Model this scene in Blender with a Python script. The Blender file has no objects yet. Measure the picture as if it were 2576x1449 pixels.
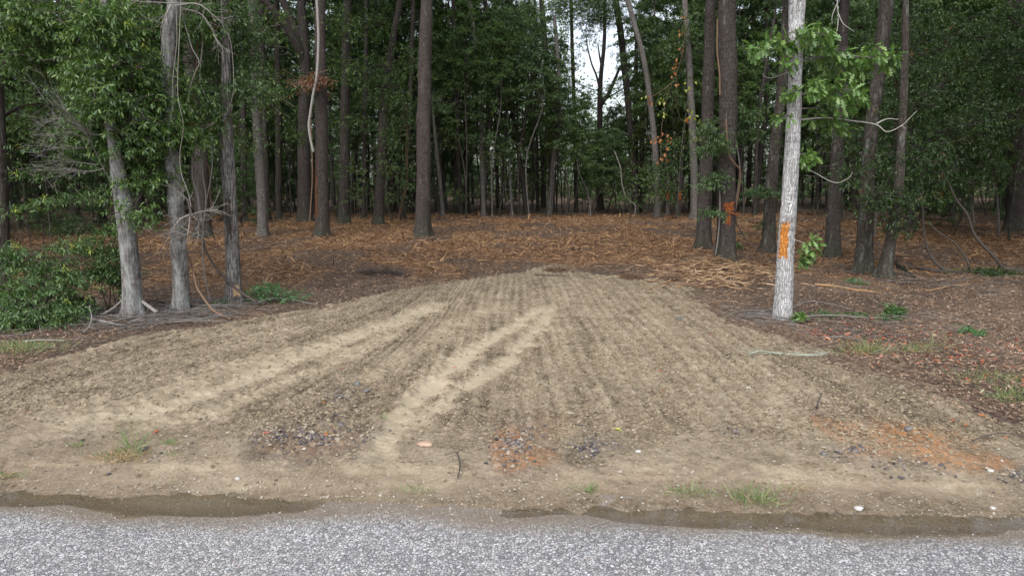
import bpy, math, random
import numpy as np
from mathutils import Vector

S = bpy.context.scene
COL = S.collection
R = math.radians
rng = np.random.default_rng(7)
random.seed(7)

# ------------------------------------------------------------------ camera, sky, sun, exposure
CAM_H, PITCH, F = 2.2, R(8.75), 1718.0          # eye height, downward tilt, focal length in photo pixels (2576 wide)
cam = bpy.data.objects.new("camera", bpy.data.cameras.new("camera"))
COL.objects.link(cam)
cam.location = (0, 0, CAM_H)
cam.rotation_euler = (R(90) - PITCH, 0, 0)
cam.data.sensor_width = 36.0
cam.data.lens = 36.0 * F / 2576.0
cam.data.clip_start = 0.05
cam.data.clip_end = 3000
S.camera = cam

SUN_EL, SUN_ROT = R(52), R(200)
world = bpy.data.worlds.new("World")
S.world = world
world.use_nodes = True
wn, wl = world.node_tree.nodes, world.node_tree.links
wn.clear()
sky = wn.new("ShaderNodeTexSky")
sky.sky_type = 'NISHITA'
sky.sun_disc = False
sky.sun_elevation = SUN_EL
sky.sun_rotation = SUN_ROT
sky.air_density, sky.dust_density, sky.ozone_density = 1.0, 3.0, 1.0
hs = wn.new("ShaderNodeHueSaturation")
hs.inputs['Saturation'].default_value = 0.40     # a closed white cloud cover
bg = wn.new("ShaderNodeBackground")
bg.inputs['Strength'].default_value = 0.15
wo = wn.new("ShaderNodeOutputWorld")
wl.new(sky.outputs[0], hs.inputs['Color'])
wl.new(hs.outputs[0], bg.inputs['Color'])
wl.new(bg.outputs[0], wo.inputs['Surface'])

sun = bpy.data.objects.new("sun", bpy.data.lights.new("sun", 'SUN'))
COL.objects.link(sun)
sun.data.energy = 0.9
sun.data.angle = R(60)
sun.data.color = (1.0, 0.97, 0.93)
_sd = Vector((math.sin(SUN_ROT) * math.cos(SUN_EL), math.cos(SUN_ROT) * math.cos(SUN_EL), math.sin(SUN_EL)))
sun.rotation_euler = _sd.to_track_quat('Z', 'Y').to_euler()

S.view_settings.view_transform = 'Standard'
S.view_settings.look = 'None'
S.view_settings.exposure = 0.98
S.view_settings.gamma = 1.0
S.cycles.max_bounces = 5
S.cycles.diffuse_bounces = 3
S.cycles.glossy_bounces = 2
S.cycles.transmission_bounces = 3
S.cycles.transparent_max_bounces = 6
S.cycles.caustics_reflective = False
S.cycles.caustics_refractive = False
S.cycles.use_denoising = True

# ------------------------------------------------------------------ photo pixel -> place
CP, SP = math.cos(PITCH), math.sin(PITCH)


def ray(px, py):
    x, y = (px - 1288.0) / F, (724.5 - py) / F
    return np.array([x, CP + y * SP, -SP + y * CP])


def at(px, py):
    """the point of flat ground seen at a photo pixel"""
    d = ray(px, py)
    t = CAM_H / -d[2]
    return np.array([d[0] * t, d[1] * t])


def at_depth(px, py, Y):
    d = ray(px, py)
    t = Y / d[1]
    return np.array([d[0] * t, Y, CAM_H + d[2] * t])


def px_of(x, y, z=0.0):
    v = np.array([x, y, z - CAM_H])
    dep = y * CP - v[2] * SP
    return 1288 + F * x / dep, 724.5 - F * (y * SP + v[2] * CP) / dep


# ------------------------------------------------------------------ noise
def _hash(i, j, s):
    n = (i * 374761393 + j * 668265263 + s * 974711) & 0xffffffff
    n = ((n ^ (n >> 13)) * 1274126177) & 0xffffffff
    n = n ^ (n >> 16)
    return (n & 0xffffff) / float(0xffffff)


def vnoise(x, y, s=0):
    x, y = np.asarray(x, float), np.asarray(y, float)
    i, j = np.floor(x).astype(np.int64), np.floor(y).astype(np.int64)
    u, v = x - i, y - j
    u, v = u * u * (3 - 2 * u), v * v * (3 - 2 * v)
    a, b = _hash(i, j, s), _hash(i + 1, j, s)
    c, d = _hash(i, j + 1, s), _hash(i + 1, j + 1, s)
    return (a * (1 - u) + b * u) * (1 - v) + (c * (1 - u) + d * u) * v - 0.5


def fbm(x, y, o=4, s=0):
    t, a = 0, 1.0
    for k in range(o):
        t = t + a * vnoise(x * 2 ** k + 17.3 * k, y * 2 ** k - 9.1 * k, s + k)
        a *= 0.5
    return t


def sstep(a, b, x):
    t = np.clip((x - a) / (b - a), 0, 1)
    return t * t * (3 - 2 * t)


# ------------------------------------------------------------------ meshes
def mesh(name, V, faces, mats, midx=None, smooth=False, attrs=None):
    """faces: list of (k, n) index arrays with n corners each"""
    me = bpy.data.meshes.new(name)
    V = np.asarray(V, np.float32)
    faces = [np.asarray(f, np.int32) for f in faces if len(f)]
    loops = np.concatenate([f.ravel() for f in faces])
    tot = np.concatenate([np.full(len(f), f.shape[1], np.int32) for f in faces])
    start = np.concatenate([[0], np.cumsum(tot)[:-1]]).astype(np.int32)
    me.vertices.add(len(V))
    me.vertices.foreach_set('co', V.ravel())
    me.loops.add(len(loops))
    me.loops.foreach_set('vertex_index', loops)
    me.polygons.add(len(tot))
    me.polygons.foreach_set('loop_start', start)
    me.polygons.foreach_set('loop_total', tot)
    for m in (mats if isinstance(mats, (list, tuple)) else [mats]):
        me.materials.append(m)
    if midx is not None:
        me.polygons.foreach_set('material_index', np.concatenate(midx).astype(np.int32))
    if smooth is not False:
        sm = np.ones(len(tot), bool) if smooth is True else np.concatenate(smooth)
        me.polygons.foreach_set('use_smooth', sm)
    for k, a in (attrs or {}).items():
        at_ = me.attributes.new(k, 'FLOAT', 'POINT')
        at_.data.foreach_set('value', np.asarray(a, np.float32))
    me.update()
    me.validate()
    return me


class MB:
    """collects tubes, leaves and lumps that end up as ONE mesh"""

    def __init__(self):
        self.V, self.F, self.M, self.S, self.n = [], [], [], [], 0

    def add(self, V, F, m=0, smooth=True):
        F = np.asarray(F)
        if len(F) == 0:
            return
        self.V.append(np.asarray(V, np.float32))
        self.F.append(F + self.n)
        self.M.append(np.full(len(F), m))
        self.S.append(np.full(len(F), smooth))
        self.n += len(V)

    def tube(self, P, r, m=0, segs=6):
        V, Q = tube(P, r, segs)
        self.add(V, Q, m)

    def mesh(self, name, mats):
        return mesh(name, np.concatenate(self.V), self.F, mats, self.M, self.S)

    def build(self, name, mats, parent=None):
        return link(name, self.mesh(name, mats), parent)


def link(name, me, parent=None, loc=None):
    o = bpy.data.objects.new(name, me)
    COL.objects.link(o)
    if parent is not None:
        o.parent = parent
    if loc is not None:
        o.location = [float(c) for c in loc]
    return o


def tag(o, label=None, cat=None, group=None, kind=None):
    for k, v in (('label', label), ('category', cat), ('group', group), ('kind', kind)):
        if v:
            o[k] = v
    return o


def thing(name, loc, label, cat, group=None, rz=0.0):
    o = link(name, None, None, loc)
    o.rotation_euler = (0, 0, rz)
    o.empty_display_size = 0.1
    return tag(o, label, cat, group)


def smooth_path(P, n=6):
    """Catmull-Rom through the points"""
    P = np.asarray(P, float)
    if len(P) < 3:
        t = np.linspace(0, 1, n + 1)[:, None]
        return P[0] * (1 - t) + P[-1] * t
    Q = np.vstack([2 * P[0] - P[1], P, 2 * P[-1] - P[-2]])
    out = []
    for i in range(len(P) - 1):
        a, b, c, d = Q[i:i + 4]
        for t in np.linspace(0, 1, n, endpoint=False):
            out.append(0.5 * (2 * b + (c - a) * t + (2 * a - 5 * b + 4 * c - d) * t * t + (3 * b - a - 3 * c + d) * t ** 3))
    out.append(P[-1])
    return np.array(out)


def tube(P, r, segs=6):
    P = np.asarray(P, float)
    n = len(P)
    r = np.full(n, r) if np.isscalar(r) else np.interp(np.linspace(0, 1, n), np.linspace(0, 1, len(r)), r)
    T = np.gradient(P, axis=0)
    T /= np.linalg.norm(T, axis=1)[:, None] + 1e-9
    ref = np.array([0.31, 0.95, 0.05]) if abs(T[:, 2]).mean() > 0.7 else np.array([0.05, 0.1, 1.0])
    A = np.cross(T, ref)
    A /= np.linalg.norm(A, axis=1)[:, None] + 1e-9
    B = np.cross(T, A)
    th = np.linspace(0, 2 * np.pi, segs, endpoint=False)
    V = P[:, None] + r[:, None, None] * (np.cos(th)[None, :, None] * A[:, None] + np.sin(th)[None, :, None] * B[:, None])
    V = V.reshape(-1, 3)
    i, j = np.meshgrid(np.arange(n - 1), np.arange(segs), indexing='ij')
    a, b = i * segs + j, i * segs + (j + 1) % segs
    Q = np.stack([a, b, b + segs, a + segs], -1).reshape(-1, 4)
    V = np.vstack([V, P[:1], P[-1:]])
    c0, c1 = n * segs, n * segs + 1
    jj = np.arange(segs)
    k0 = np.stack([np.full(segs, c0), (jj + 1) % segs, jj, jj], -1)
    k1 = np.stack([np.full(segs, c1), (n - 1) * segs + jj, (n - 1) * segs + (jj + 1) % segs], -1)
    tri0 = k0[:, :3]
    # caps as degenerate-free quads are awkward, so caps are returned as quads with a midpoint only for odd uses
    return V, Q if True else (Q, tri0, k1)


def norm(v):
    return v / (np.linalg.norm(v, axis=-1, keepdims=True) + 1e-9)


STATIONS = {
    'far': ([0, .5, 1], [0, .5, 0]),
    'narrow': ([0, .3, .65, 1], [.03, .42, .46, 0]),
    'oak': ([0, .14, .27, .36, .5, .59, .74, .82, .93, 1], [.03, .05, .30, .10, .56, .13, .60, .2, .30, .03]),
    'round': ([0, .2, .5, .8, 1], [.05, .42, .5, .34, .02]),
}


def leaves(P, D, L, W, kind='far', bend=0.25, fold=0.25, up=None, g=None):
    """one folded, drooping blade per row of P; returns V, quads (tip and base quads may pinch)"""
    g = g or rng
    n = len(P)
    D = norm(D)
    if up is None:
        up = norm(np.array([0, 0, 1.0]) + g.normal(0, .45, (n, 3)))
    side = norm(np.cross(D, up))
    nor = np.cross(side, D)
    ts, ws = STATIONS[kind]
    L, W = np.broadcast_to(L, (n,)), np.broadcast_to(W, (n,))
    rows = []
    for t, w in zip(ts, ws):
        mid = P + D * (L * t)[:, None] - nor * (L * bend * t * t)[:, None]
        half = side * (W * max(w, .012))[:, None]
        lift = nor * (W * w * fold)[:, None]
        rows += [mid - half + lift, mid, mid + half + lift]
    V = np.stack(rows, 1)
    k = len(ts)
    q = []
    for i in range(k - 1):
        a = 3 * i
        q += [[a, a + 1, a + 4, a + 3], [a + 1, a + 2, a + 5, a + 4]]
    Q = np.array(q)[None] + (np.arange(n) * 3 * k)[:, None, None]
    return V.reshape(-1, 3), Q.reshape(-1, 4)


def sprigs(mb, C, A, k, L, W, kind, m=0, g=None, spread=1.0, span=.6, bend=.25):
    """k leaves round the end of each twig; C ends, A directions"""
    g = g or rng
    n = len(C)
    A = norm(A)
    ref = norm(np.cross(A, np.array([0.2, 0.1, 1.0]) + g.normal(0, .2, (n, 3))))
    ref2 = np.cross(A, ref)
    Ps, Ds, Ls = [], [], []
    for i in range(k):
        th = i * 2.4 + g.uniform(0, 1.2, n)
        rad = ref * np.cos(th)[:, None] + ref2 * np.sin(th)[:, None]
        d = norm(A * (0.5 + .5 * (i == 0)) + rad * spread + np.array([0, 0, -.15]))
        Ps.append(C - A * (L * span * 2 * i / k)[:, None] if not np.isscalar(L) else C - A * (L * span * 2 * i / k))
        Ds.append(d)
        Ls.append(np.broadcast_to(L, (n,)) * g.uniform(.7, 1.2, n))
    P, D, LL = np.concatenate(Ps), np.concatenate(Ds), np.concatenate(Ls)
    keep = g.random(len(P)) > .12
    P, D, LL = P[keep], D[keep], LL[keep]
    V, Q = leaves(P, D, LL, LL * W, kind, bend=bend, g=g)
    mb.add(V, Q, m, False)


# ------------------------------------------------------------------ materials
def nodes(name):
    m = bpy.data.materials.new(name)
    m.use_nodes = True
    t = m.node_tree
    t.nodes.clear()
    return m, t.nodes, t.links


def N(ns, kind, **kw):
    n = ns.new('ShaderNode' + kind)
    for k, v in kw.items():
        if k in n.inputs.keys() if isinstance(k, str) else False:
            n.inputs[k].default_value = v
        else:
            setattr(n, k, v)
    return n


def ramp(ns, stops, interp='LINEAR'):
    r = ns.new('ShaderNodeValToRGB')
    r.color_ramp.interpolation = interp
    e = r.color_ramp.elements
    while len(e) < len(stops):
        e.new(0.5)
    for i, (p, c) in enumerate(stops):
        e[i].position = p
        e[i].color = (*c, 1) if len(c) == 3 else c
    return r


def noise_node(ns, ls, vec, scale, detail=4, rough=.55, dist=0.0):
    n = ns.new('ShaderNodeTexNoise')
    n.inputs['Scale'].default_value = scale
    n.inputs['Detail'].default_value = detail
    n.inputs['Roughness'].default_value = rough
    n.inputs['Distortion'].default_value = dist
    if vec is not None:
        ls.new(vec, n.inputs['Vector'])
    return n


def mixc(ns, ls, fac, a, b, mode='MIX'):
    n = ns.new('ShaderNodeMix')
    n.data_type = 'RGBA'
    n.blend_type = mode
    for sock, v in ((n.inputs[0], fac), (n.inputs[6], a), (n.inputs[7], b)):
        if hasattr(v, 'is_linked'):
            ls.new(v, sock)
        else:
            sock.default_value = v if isinstance(v, (int, float)) else (*v, 1)
    return n.outputs[2]


def mathn(ns, ls, op, a, b=None, c=None, clamp=False):
    n = ns.new('ShaderNodeMath')
    n.operation = op
    n.use_clamp = clamp
    for i, v in enumerate((a, b, c)):
        if v is None:
            continue
        if hasattr(v, 'is_linked'):
            ls.new(v, n.inputs[i])
        else:
            n.inputs[i].default_value = v
    return n.outputs[0]


def finish(ns, ls, color, rough=.85, bump=None, bstr=.5, bdist=.02, spec=.3, rough_sock=None):
    p = ns.new('ShaderNodeBsdfPrincipled')
    o = ns.new('ShaderNodeOutputMaterial')
    p.inputs['Roughness'].default_value = rough
    p.inputs['Specular IOR Level'].default_value = spec
    if hasattr(color, 'is_linked'):
        ls.new(color, p.inputs['Base Color'])
    else:
        p.inputs['Base Color'].default_value = (*color, 1)
    if rough_sock is not None:
        ls.new(rough_sock, p.inputs['Roughness'])
    if bump is not None:
        b = ns.new('ShaderNodeBump')
        b.inputs['Strength'].default_value = bstr
        b.inputs['Distance'].default_value = bdist
        ls.new(bump, b.inputs['Height'])
        ls.new(b.outputs[0], p.inputs['Normal'])
    ls.new(p.outputs[0], o.inputs[0])
    return p


def bark(name, dark, mid, light, lichen=0.0, lichen_col=(.42, .45, .42), k=34, stretch=7, bstr=.8, moss=0.0, vorw=.22):
    m, ns, ls = nodes(name)
    tc = ns.new('ShaderNodeTexCoord')
    mp = ns.new('ShaderNodeMapping')
    mp.inputs['Scale'].default_value = (1, 1, 1.0 / stretch)
    ls.new(tc.outputs['Object'], mp.inputs[0])
    ns1 = noise_node(ns, ls, mp.outputs[0], k, 6, .62, .6)
    vo = ns.new('ShaderNodeTexVoronoi')
    vo.feature = 'DISTANCE_TO_EDGE'
    vo.inputs['Scale'].default_value = k * .9
    wob = ns.new('ShaderNodeMix'); wob.data_type = 'VECTOR'; wob.inputs[0].default_value = .035
    nz = noise_node(ns, ls, mp.outputs[0], k * .6, 2)
    ls.new(mp.outputs[0], wob.inputs[4]); ls.new(nz.outputs['Color'], wob.inputs[5])
    ls.new(wob.outputs[1], vo.inputs['Vector'])
    fur = mathn(ns, ls, 'MULTIPLY', vo.outputs['Distance'], 3.2, clamp=True)
    h = mathn(ns, ls, 'ADD', mathn(ns, ls, 'MULTIPLY', ns1.outputs['Fac'], .95), mathn(ns, ls, 'MULTIPLY', fur, vorw))
    rp = ramp(ns, [(.34, dark), (.56, mid), (.8, light)])
    ls.new(h, rp.inputs[0])
    big = noise_node(ns, ls, tc.outputs['Object'], 2.2, 3)
    c = mixc(ns, ls, mathn(ns, ls, 'MULTIPLY', big.outputs['Fac'], .9), rp.outputs[0], (.56, .535, .52), 'MULTIPLY')
    mp2 = ns.new('ShaderNodeMapping')
    mp2.inputs['Scale'].default_value = (1, 1, 5)
    ls.new(tc.outputs['Object'], mp2.inputs[0])
    bnd = noise_node(ns, ls, mp2.outputs[0], 4.2, 6, .72, .5)
    br = ramp(ns, [(.40, (.66, .64, .63)), (.52, (1, 1, 1)), (.62, (1.0, 1.0, 1.0)), (.74, (1.55, 1.53, 1.5))])
    ls.new(bnd.outputs['Fac'], br.inputs[0])
    c = mixc(ns, ls, .85, c, br.outputs[0], 'MULTIPLY')
    if lichen > 0:
        l1 = noise_node(ns, ls, mp.outputs[0], 9, 6, .7, .3)
        lr = ramp(ns, [(.62 - lichen * .3, (0, 0, 0)), (.80 - lichen * .22, (1, 1, 1))])
        ls.new(l1.outputs['Fac'], lr.inputs[0])
        c = mixc(ns, ls, mathn(ns, ls, 'MULTIPLY', lr.outputs[0], mathn(ns, ls, 'ADD', mathn(ns, ls, 'MULTIPLY', h, .9), .1), clamp=True), c, lichen_col)
    if moss > 0:
        sx = ns.new('ShaderNodeSeparateXYZ')
        ls.new(tc.outputs['Object'], sx.inputs[0])
        mz = ns.new('ShaderNodeMapRange')
        mz.inputs[1].default_value, mz.inputs[2].default_value = 0.1, .9
        mz.inputs[3].default_value, mz.inputs[4].default_value = moss, 0.0
        ls.new(sx.outputs[2], mz.inputs[0])
        mn = noise_node(ns, ls, tc.outputs['Object'], 7, 3)
        c = mixc(ns, ls, mathn(ns, ls, 'MULTIPLY', mz.outputs[0], mn.outputs['Fac'], clamp=True), c, (.05, .075, .03))
    finish(ns, ls, c, .9, h, bstr, .03, .2)
    return m


def leafmat(name, c0, c1, c2, trans=.3, gloss=.06, rough=.45):
    m, ns, ls = nodes(name)
    ge = ns.new('ShaderNodeNewGeometry')
    rp = ramp(ns, [(0.0, c0), (.55, c1), (1.0, c2)])
    ls.new(ge.outputs['Random Per Island'], rp.inputs[0])
    d = ns.new('ShaderNodeBsdfDiffuse'); t = ns.new('ShaderNodeBsdfTranslucent'); g = ns.new('ShaderNodeBsdfGlossy')
    g.inputs['Roughness'].default_value = rough
    g.inputs['Color'].default_value = (.9, .95, 1, 1)
    tcol = mixc(ns, ls, 1.0, rp.outputs[0], (1.0, 1.15, .55), 'MULTIPLY')
    ls.new(rp.outputs[0], d.inputs[0]); ls.new(tcol, t.inputs[0])
    a = ns.new('ShaderNodeMixShader'); b = ns.new('ShaderNodeMixShader')
    a.inputs[0].default_value = trans
    ls.new(d.outputs[0], a.inputs[1]); ls.new(t.outputs[0], a.inputs[2])
    b.inputs[0].default_value = gloss
    ls.new(a.outputs[0], b.inputs[1]); ls.new(g.outputs[0], b.inputs[2])
    o = ns.new('ShaderNodeOutputMaterial')
    ls.new(b.outputs[0], o.inputs[0])
    return m


def simple(name, stops, rough=.85, scale=30, stretch=1, bstr=.4, spec=.2, island=True):
    """colours by piece, broken up by a fine noise"""
    m, ns, ls = nodes(name)
    tc = ns.new('ShaderNodeTexCoord')
    nz = noise_node(ns, ls, tc.outputs['Object'], scale, 4)
    ge = ns.new('ShaderNodeNewGeometry')
    f = mathn(ns, ls, 'ADD', mathn(ns, ls, 'MULTIPLY', ge.outputs['Random Per Island'], .8 if island else 0.0),
              mathn(ns, ls, 'MULTIPLY', mathn(ns, ls, 'SUBTRACT', nz.outputs['Fac'], .5 if island else 0.0), .6 if island else 1.0))
    rp = ramp(ns, stops)
    ls.new(f, rp.inputs[0])
    finish(ns, ls, rp.outputs[0], rough, nz.outputs['Fac'], bstr, .006, spec)
    return m


M = {}
M['bark_grey'] = bark('grey_bark', (.075, .07, .068), (.20, .19, .185), (.33, .32, .31), .55, (.40, .43, .41), 30, 5, .5)
M['bark_plain'] = bark('greyish_bark', (.07, .063, .06), (.19, .175, .165), (.31, .30, .285), .15, (.38, .40, .38), 42, 5, .7, .2)
M['bark_ridge'] = bark('furrowed_bark', (.045, .042, .042), (.165, .155, .15), (.34, .325, .31), .15, (.36, .38, .36), 34, 9, 1.0, 0, .42)
M['bark_brown'] = bark('brown_bark', (.032, .027, .025), (.078, .067, .061), (.14, .126, .118), .10, (.28, .30, .28), 44, 9, .8, .5)
M['bark_pine'] = bark('reddish_bark', (.036, .030, .028), (.098, .083, .076), (.175, .158, .15), .10, (.36, .36, .34), 48, 5, 1.0, .5)
M['bark_dark'] = bark('dark_bark', (.026, .022, .02), (.07, .06, .054), (.12, .11, .10), .15, (.22, .25, .22), 26, 8, .7, .5)
M['bark_white'] = bark('white_oak_bark', (.15, .148, .152), (.50, .50, .51), (.80, .80, .81), .3, (.66, .68, .67), 46, 5, 1.0, 0, .42)
M['bark_lichen'] = bark('lichen_bark', (.036, .031, .027), (.090, .076, .066), (.165, .145, .13), .30, (.32, .36, .32), 42, 5, .9, .3)
M['dead_wood'] = simple('dead_wood', [(0, (.12, .105, .095)), (.5, (.26, .24, .22)), (1, (.40, .38, .35))], .9, 22)
M['dark_stick'] = simple('dark_stick', [(0, (.035, .028, .025)), (.5, (.09, .075, .065)), (1, (.16, .14, .12))], .9, 22)
M['grey_twig'] = simple('grey_twig', [(0, (.08, .072, .066)), (.5, (.17, .158, .148)), (1, (.28, .265, .25))], .9, 22)
M['brown_vine'] = simple('brown_vine', [(0, (.10, .06, .04)), (.5, (.20, .13, .09)), (1, (.30, .22, .16))], .9, 22)
M['pale_vine'] = simple('pale_vine', [(0, (.22, .21, .195)), (.5, (.34, .325, .30)), (1, (.46, .44, .41))], .85, 22)
M['split_wood'] = simple('split_wood', [(0, (.22, .125, .065)), (.5, (.40, .25, .13)), (1, (.58, .41, .25))], .8, 26)
M['leaf_far'] = leafmat('forest_leaf', (.037, .078, .019), (.070, .132, .032), (.14, .205, .048), .35, .05)
M['leaf_cool'] = leafmat('cool_leaf', (.042, .088, .027), (.080, .148, .046), (.16, .235, .080), .3, .05)
M['leaf_fresh'] = leafmat('fresh_leaf', (.046, .096, .021), (.088, .158, .034), (.155, .235, .050), .35, .05)
M['leaf_near'] = leafmat('laurel_leaf', (.046, .098, .024), (.086, .160, .038), (.165, .25, .058), .3, .045)
M['leaf_dark'] = leafmat('shade_leaf', (.023, .050, .014), (.044, .088, .022), (.085, .13, .034), .3, .04)  # darker green holds the deep shade of the right hand foliage
M['leaf_bush'] = leafmat('bush_leaf', (.046, .098, .028), (.088, .165, .05), (.165, .25, .085), .3, .04)
M['leaf_oak'] = leafmat('oak_leaf', (.085, .17, .036), (.13, .24, .055), (.21, .32, .085), .32, .05, .45)
M['leaf_yellow'] = leafmat('yellow_leaf', (.30, .36, .05), (.42, .48, .07), (.55, .55, .09), .35, .05)
M['leaf_orange'] = leafmat('orange_leaf', (.34, .10, .03), (.48, .17, .05), (.55, .27, .09), .3, .04)
M['leaf_rust'] = leafmat('rusty_leaf', (.13, .055, .028), (.22, .10, .05), (.32, .16, .08), .25, .04)
M['leaf_red'] = leafmat('red_leaf', (.26, .045, .028), (.42, .10, .05), (.48, .20, .09), .2, .06)
M['leaf_weed'] = leafmat('weed_leaf', (.06, .15, .05), (.09, .21, .07), (.14, .28, .09), .3, .05)
M['grass'] = leafmat('grass_blade', (.10, .19, .05), (.17, .28, .08), (.33, .38, .15), .3, .05)
M['dry_grass'] = leafmat('dry_grass_blade', (.30, .18, .09), (.44, .30, .16), (.55, .42, .25), .2, .03)
M['paint'] = bark('orange_paint', (.42, .14, .03), (.74, .27, .05), (.86, .42, .13), 0, k=46, stretch=5, bstr=1.0, vorw=.42)
M['paint_old'] = bark('old_orange_paint', (.14, .05, .025), (.40, .12, .04), (.60, .18, .05), 0, k=44, stretch=8, bstr=.9)
M['rust_bark'] = bark('rust_bark', (.06, .03, .02), (.20, .085, .04), (.32, .15, .07), 0, k=34, stretch=7, bstr=.8)
M['digit'] = simple('pale_digit', [(.3, (.7, .7, .68)), (.7, (.82, .82, .8))], .6, 20, island=False)
M['digit_edge'] = simple('digit_edge', [(.3, (.10, .10, .10)), (.7, (.16, .16, .16))], .7, 20, island=False)
M['litter'] = simple('litter_leaf', [(0, (.09, .06, .043)), (.22, (.20, .125, .084)), (.48, (.32, .215, .15)), (.76, (.47, .35, .26)), (1, (.62, .51, .41))], .8, 30)
M['chips'] = simple('wood_chip', [(0, (.055, .032, .022)), (.26, (.135, .076, .047)), (.5, (.26, .152, .085)), (.76, (.46, .285, .15)), (1, (.68, .48, .28))], .85, 30)
M['straw'] = simple('wood_straw', [(0, (.24, .135, .07)), (.4, (.42, .255, .13)), (.75, (.58, .385, .20)), (1, (.72, .54, .34))], .85, 30)
M['heap_wood'] = simple('heap_wood', [(0, (.10, .06, .038)), (.3, (.24, .15, .09)), (.6, (.42, .28, .16)), (1, (.64, .49, .33))], .85, 26)
M['clod'] = simple('soil_clod', [(0, (.13, .10, .065)), (.5, (.26, .21, .145)), (.9, (.37, .312, .228)), (1, (.48, .42, .335))], .95, 40)
M['asphalt_chunk'] = simple('asphalt_chunk', [(0, (.05, .048, .052)), (.3, (.11, .10, .105)), (.55, (.22, .19, .165)), (.75, (.34, .29, .23)), (1, (.56, .54, .53))], .7, 60, bstr=.8)
M['pebble'] = simple('pebble', [(0, (.24, .20, .15)), (.5, (.38, .34, .28)), (1, (.54, .51, .47))], .7, 40)
M['white_stone'] = simple('white_stone', [(.3, (.36, .345, .32)), (.7, (.55, .535, .51))], .7, 14, island=False)
M['pink_stone'] = simple('pink_stone', [(.3, (.36, .24, .175)), (.7, (.50, .37, .29))], .7, 14, island=False)
M['dark_stone'] = simple('dark_stone', [(.3, (.07, .068, .07)), (.7, (.20, .195, .195))], .6, 14, island=False)


# ------------------------------------------------------------------ the lie of the land
def road_edge(x):
    return 4.50 - 0.053 * x


def gutter(x):
    return .036 * np.clip(.95 + 1.0 * vnoise(x * .55, x * 0 + .7, 14) - 1.2 * np.exp(-((x + .75) / .5) ** 2) - .3 * np.exp(-((x + 1.6) / .6) ** 2), 0, 1.4)


def base_h(x, y):
    s = y - road_edge(x)
    z = np.where(s < -.42, 0.0 + .012 * np.clip(-s - .42, 0, 40), 0)
    z = z - gutter(x) * np.exp(-((s + .13 + .10 * vnoise(x * .9, x * 0 + 3.3, 15)) / .20) ** 2)
    z = z + fbm(x * 2.6, y * 2.6, 3, 16) * .010 * sstep(-1.0, -.3, s) * sstep(.9, .2, s)
    z = z + .055 * sstep(0.0, .9, s)
    z = z - .05 * sstep(3, 9, s)
    far = sstep(8, 22, s)
    z = z + fbm(x * .22, y * .22, 3, 11) * (.05 + .10 * far) * sstep(.5, 4, s)
    return z


FAN = [(-900, 1010), (-300, 985), (0, 942), (110, 905), (290, 848), (420, 828), (560, 812), (700, 785), (830, 768), (900, 742), (1000, 722),
       (1150, 702), (1250, 688), (1340, 664), (1420, 664), (1520, 688), (1700, 703), (1755, 716), (1800, 762), (1890, 815), (2000, 850),
       (2110, 892), (2240, 950), (2400, 1000), (2576, 1062), (2900, 1120)]
FANW = np.array([at(*p) for p in FAN])
FANW = np.vstack([FANW, [[14, 3.4], [-14, 4.6]]])


def poly_sd(x, y, poly):
    """signed distance, positive inside"""
    d = np.full(x.shape, 1e9)
    ins = np.zeros(x.shape, bool)
    n = len(poly)
    for i in range(n):
        ax, ay = poly[i]
        bx, by = poly[(i + 1) % n]
        ex, ey = bx - ax, by - ay
        t = np.clip(((x - ax) * ex + (y - ay) * ey) / (ex * ex + ey * ey + 1e-12), 0, 1)
        d = np.minimum(d, np.hypot(x - ax - t * ex, y - ay - t * ey))
        c = ((ay > y) != (by > y)) & (x < (bx - ax) * (y - ay) / (by - ay + 1e-12) + ax)
        ins ^= c
    return np.where(ins, d, -d)


def line_d(x, y, pts):
    d = np.full(x.shape, 1e9)
    tt = np.zeros(x.shape)
    n = len(pts) - 1
    for i in range(n):
        ax, ay = pts[i]
        bx, by = pts[i + 1]
        ex, ey = bx - ax, by - ay
        t = np.clip(((x - ax) * ex + (y - ay) * ey) / (ex * ex + ey * ey + 1e-12), 0, 1)
        dd = np.hypot(x - ax - t * ex, y - ay - t * ey)
        tt = np.where(dd < d, (i + t) / n, tt)
        d = np.minimum(d, dd)
    return d, tt


def fan_sd(x, y):
    x, y = np.asarray(x, float), np.asarray(y, float)
    return poly_sd(x, y, FANW) + fbm(x * 1.9, y * 1.9, 5, 3) * .34


TRACKS = [([(1125, 758), (1040, 800), (900, 856), (720, 930), (520, 1010), (330, 1065), (60, 1120)], .33, .8),
          ([(1060, 800), (960, 870), (800, 950), (640, 1010), (480, 1075), (250, 1135)], .22, .45),
          ([(1385, 764), (1290, 835), (1180, 905), (1085, 985), (1010, 1060), (960, 1150), (940, 1200)], .20, 1.0),
          ([(1390, 766), (1345, 850), (1265, 935), (1150, 1010), (1050, 1075), (985, 1140)], .17, .9),
          ([(800, 888), (620, 955), (430, 1015), (200, 1078), (0, 1100)], .55, .5), ([(1245, 775), (1130, 845), (980, 945), (830, 1010)], .30, .35), ([(1900, 900), (1950, 1000), (1985, 1100)], .16, .3), ([(1620, 780), (1720, 900), (1830, 1080)], .15, .3),
          ([(-140, 950), (-40, 926), (60, 914), (150, 902), (230, 888), (330, 868)], .13, .95),
          ([(2576, 1240), (2000, 1215), (1400, 1215), (900, 1215), (300, 1195), (-300, 1190)], .30, .55)]
TRW = [([at(*p) for p in t[0]], t[1], t[2]) for t in TRACKS]


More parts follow.
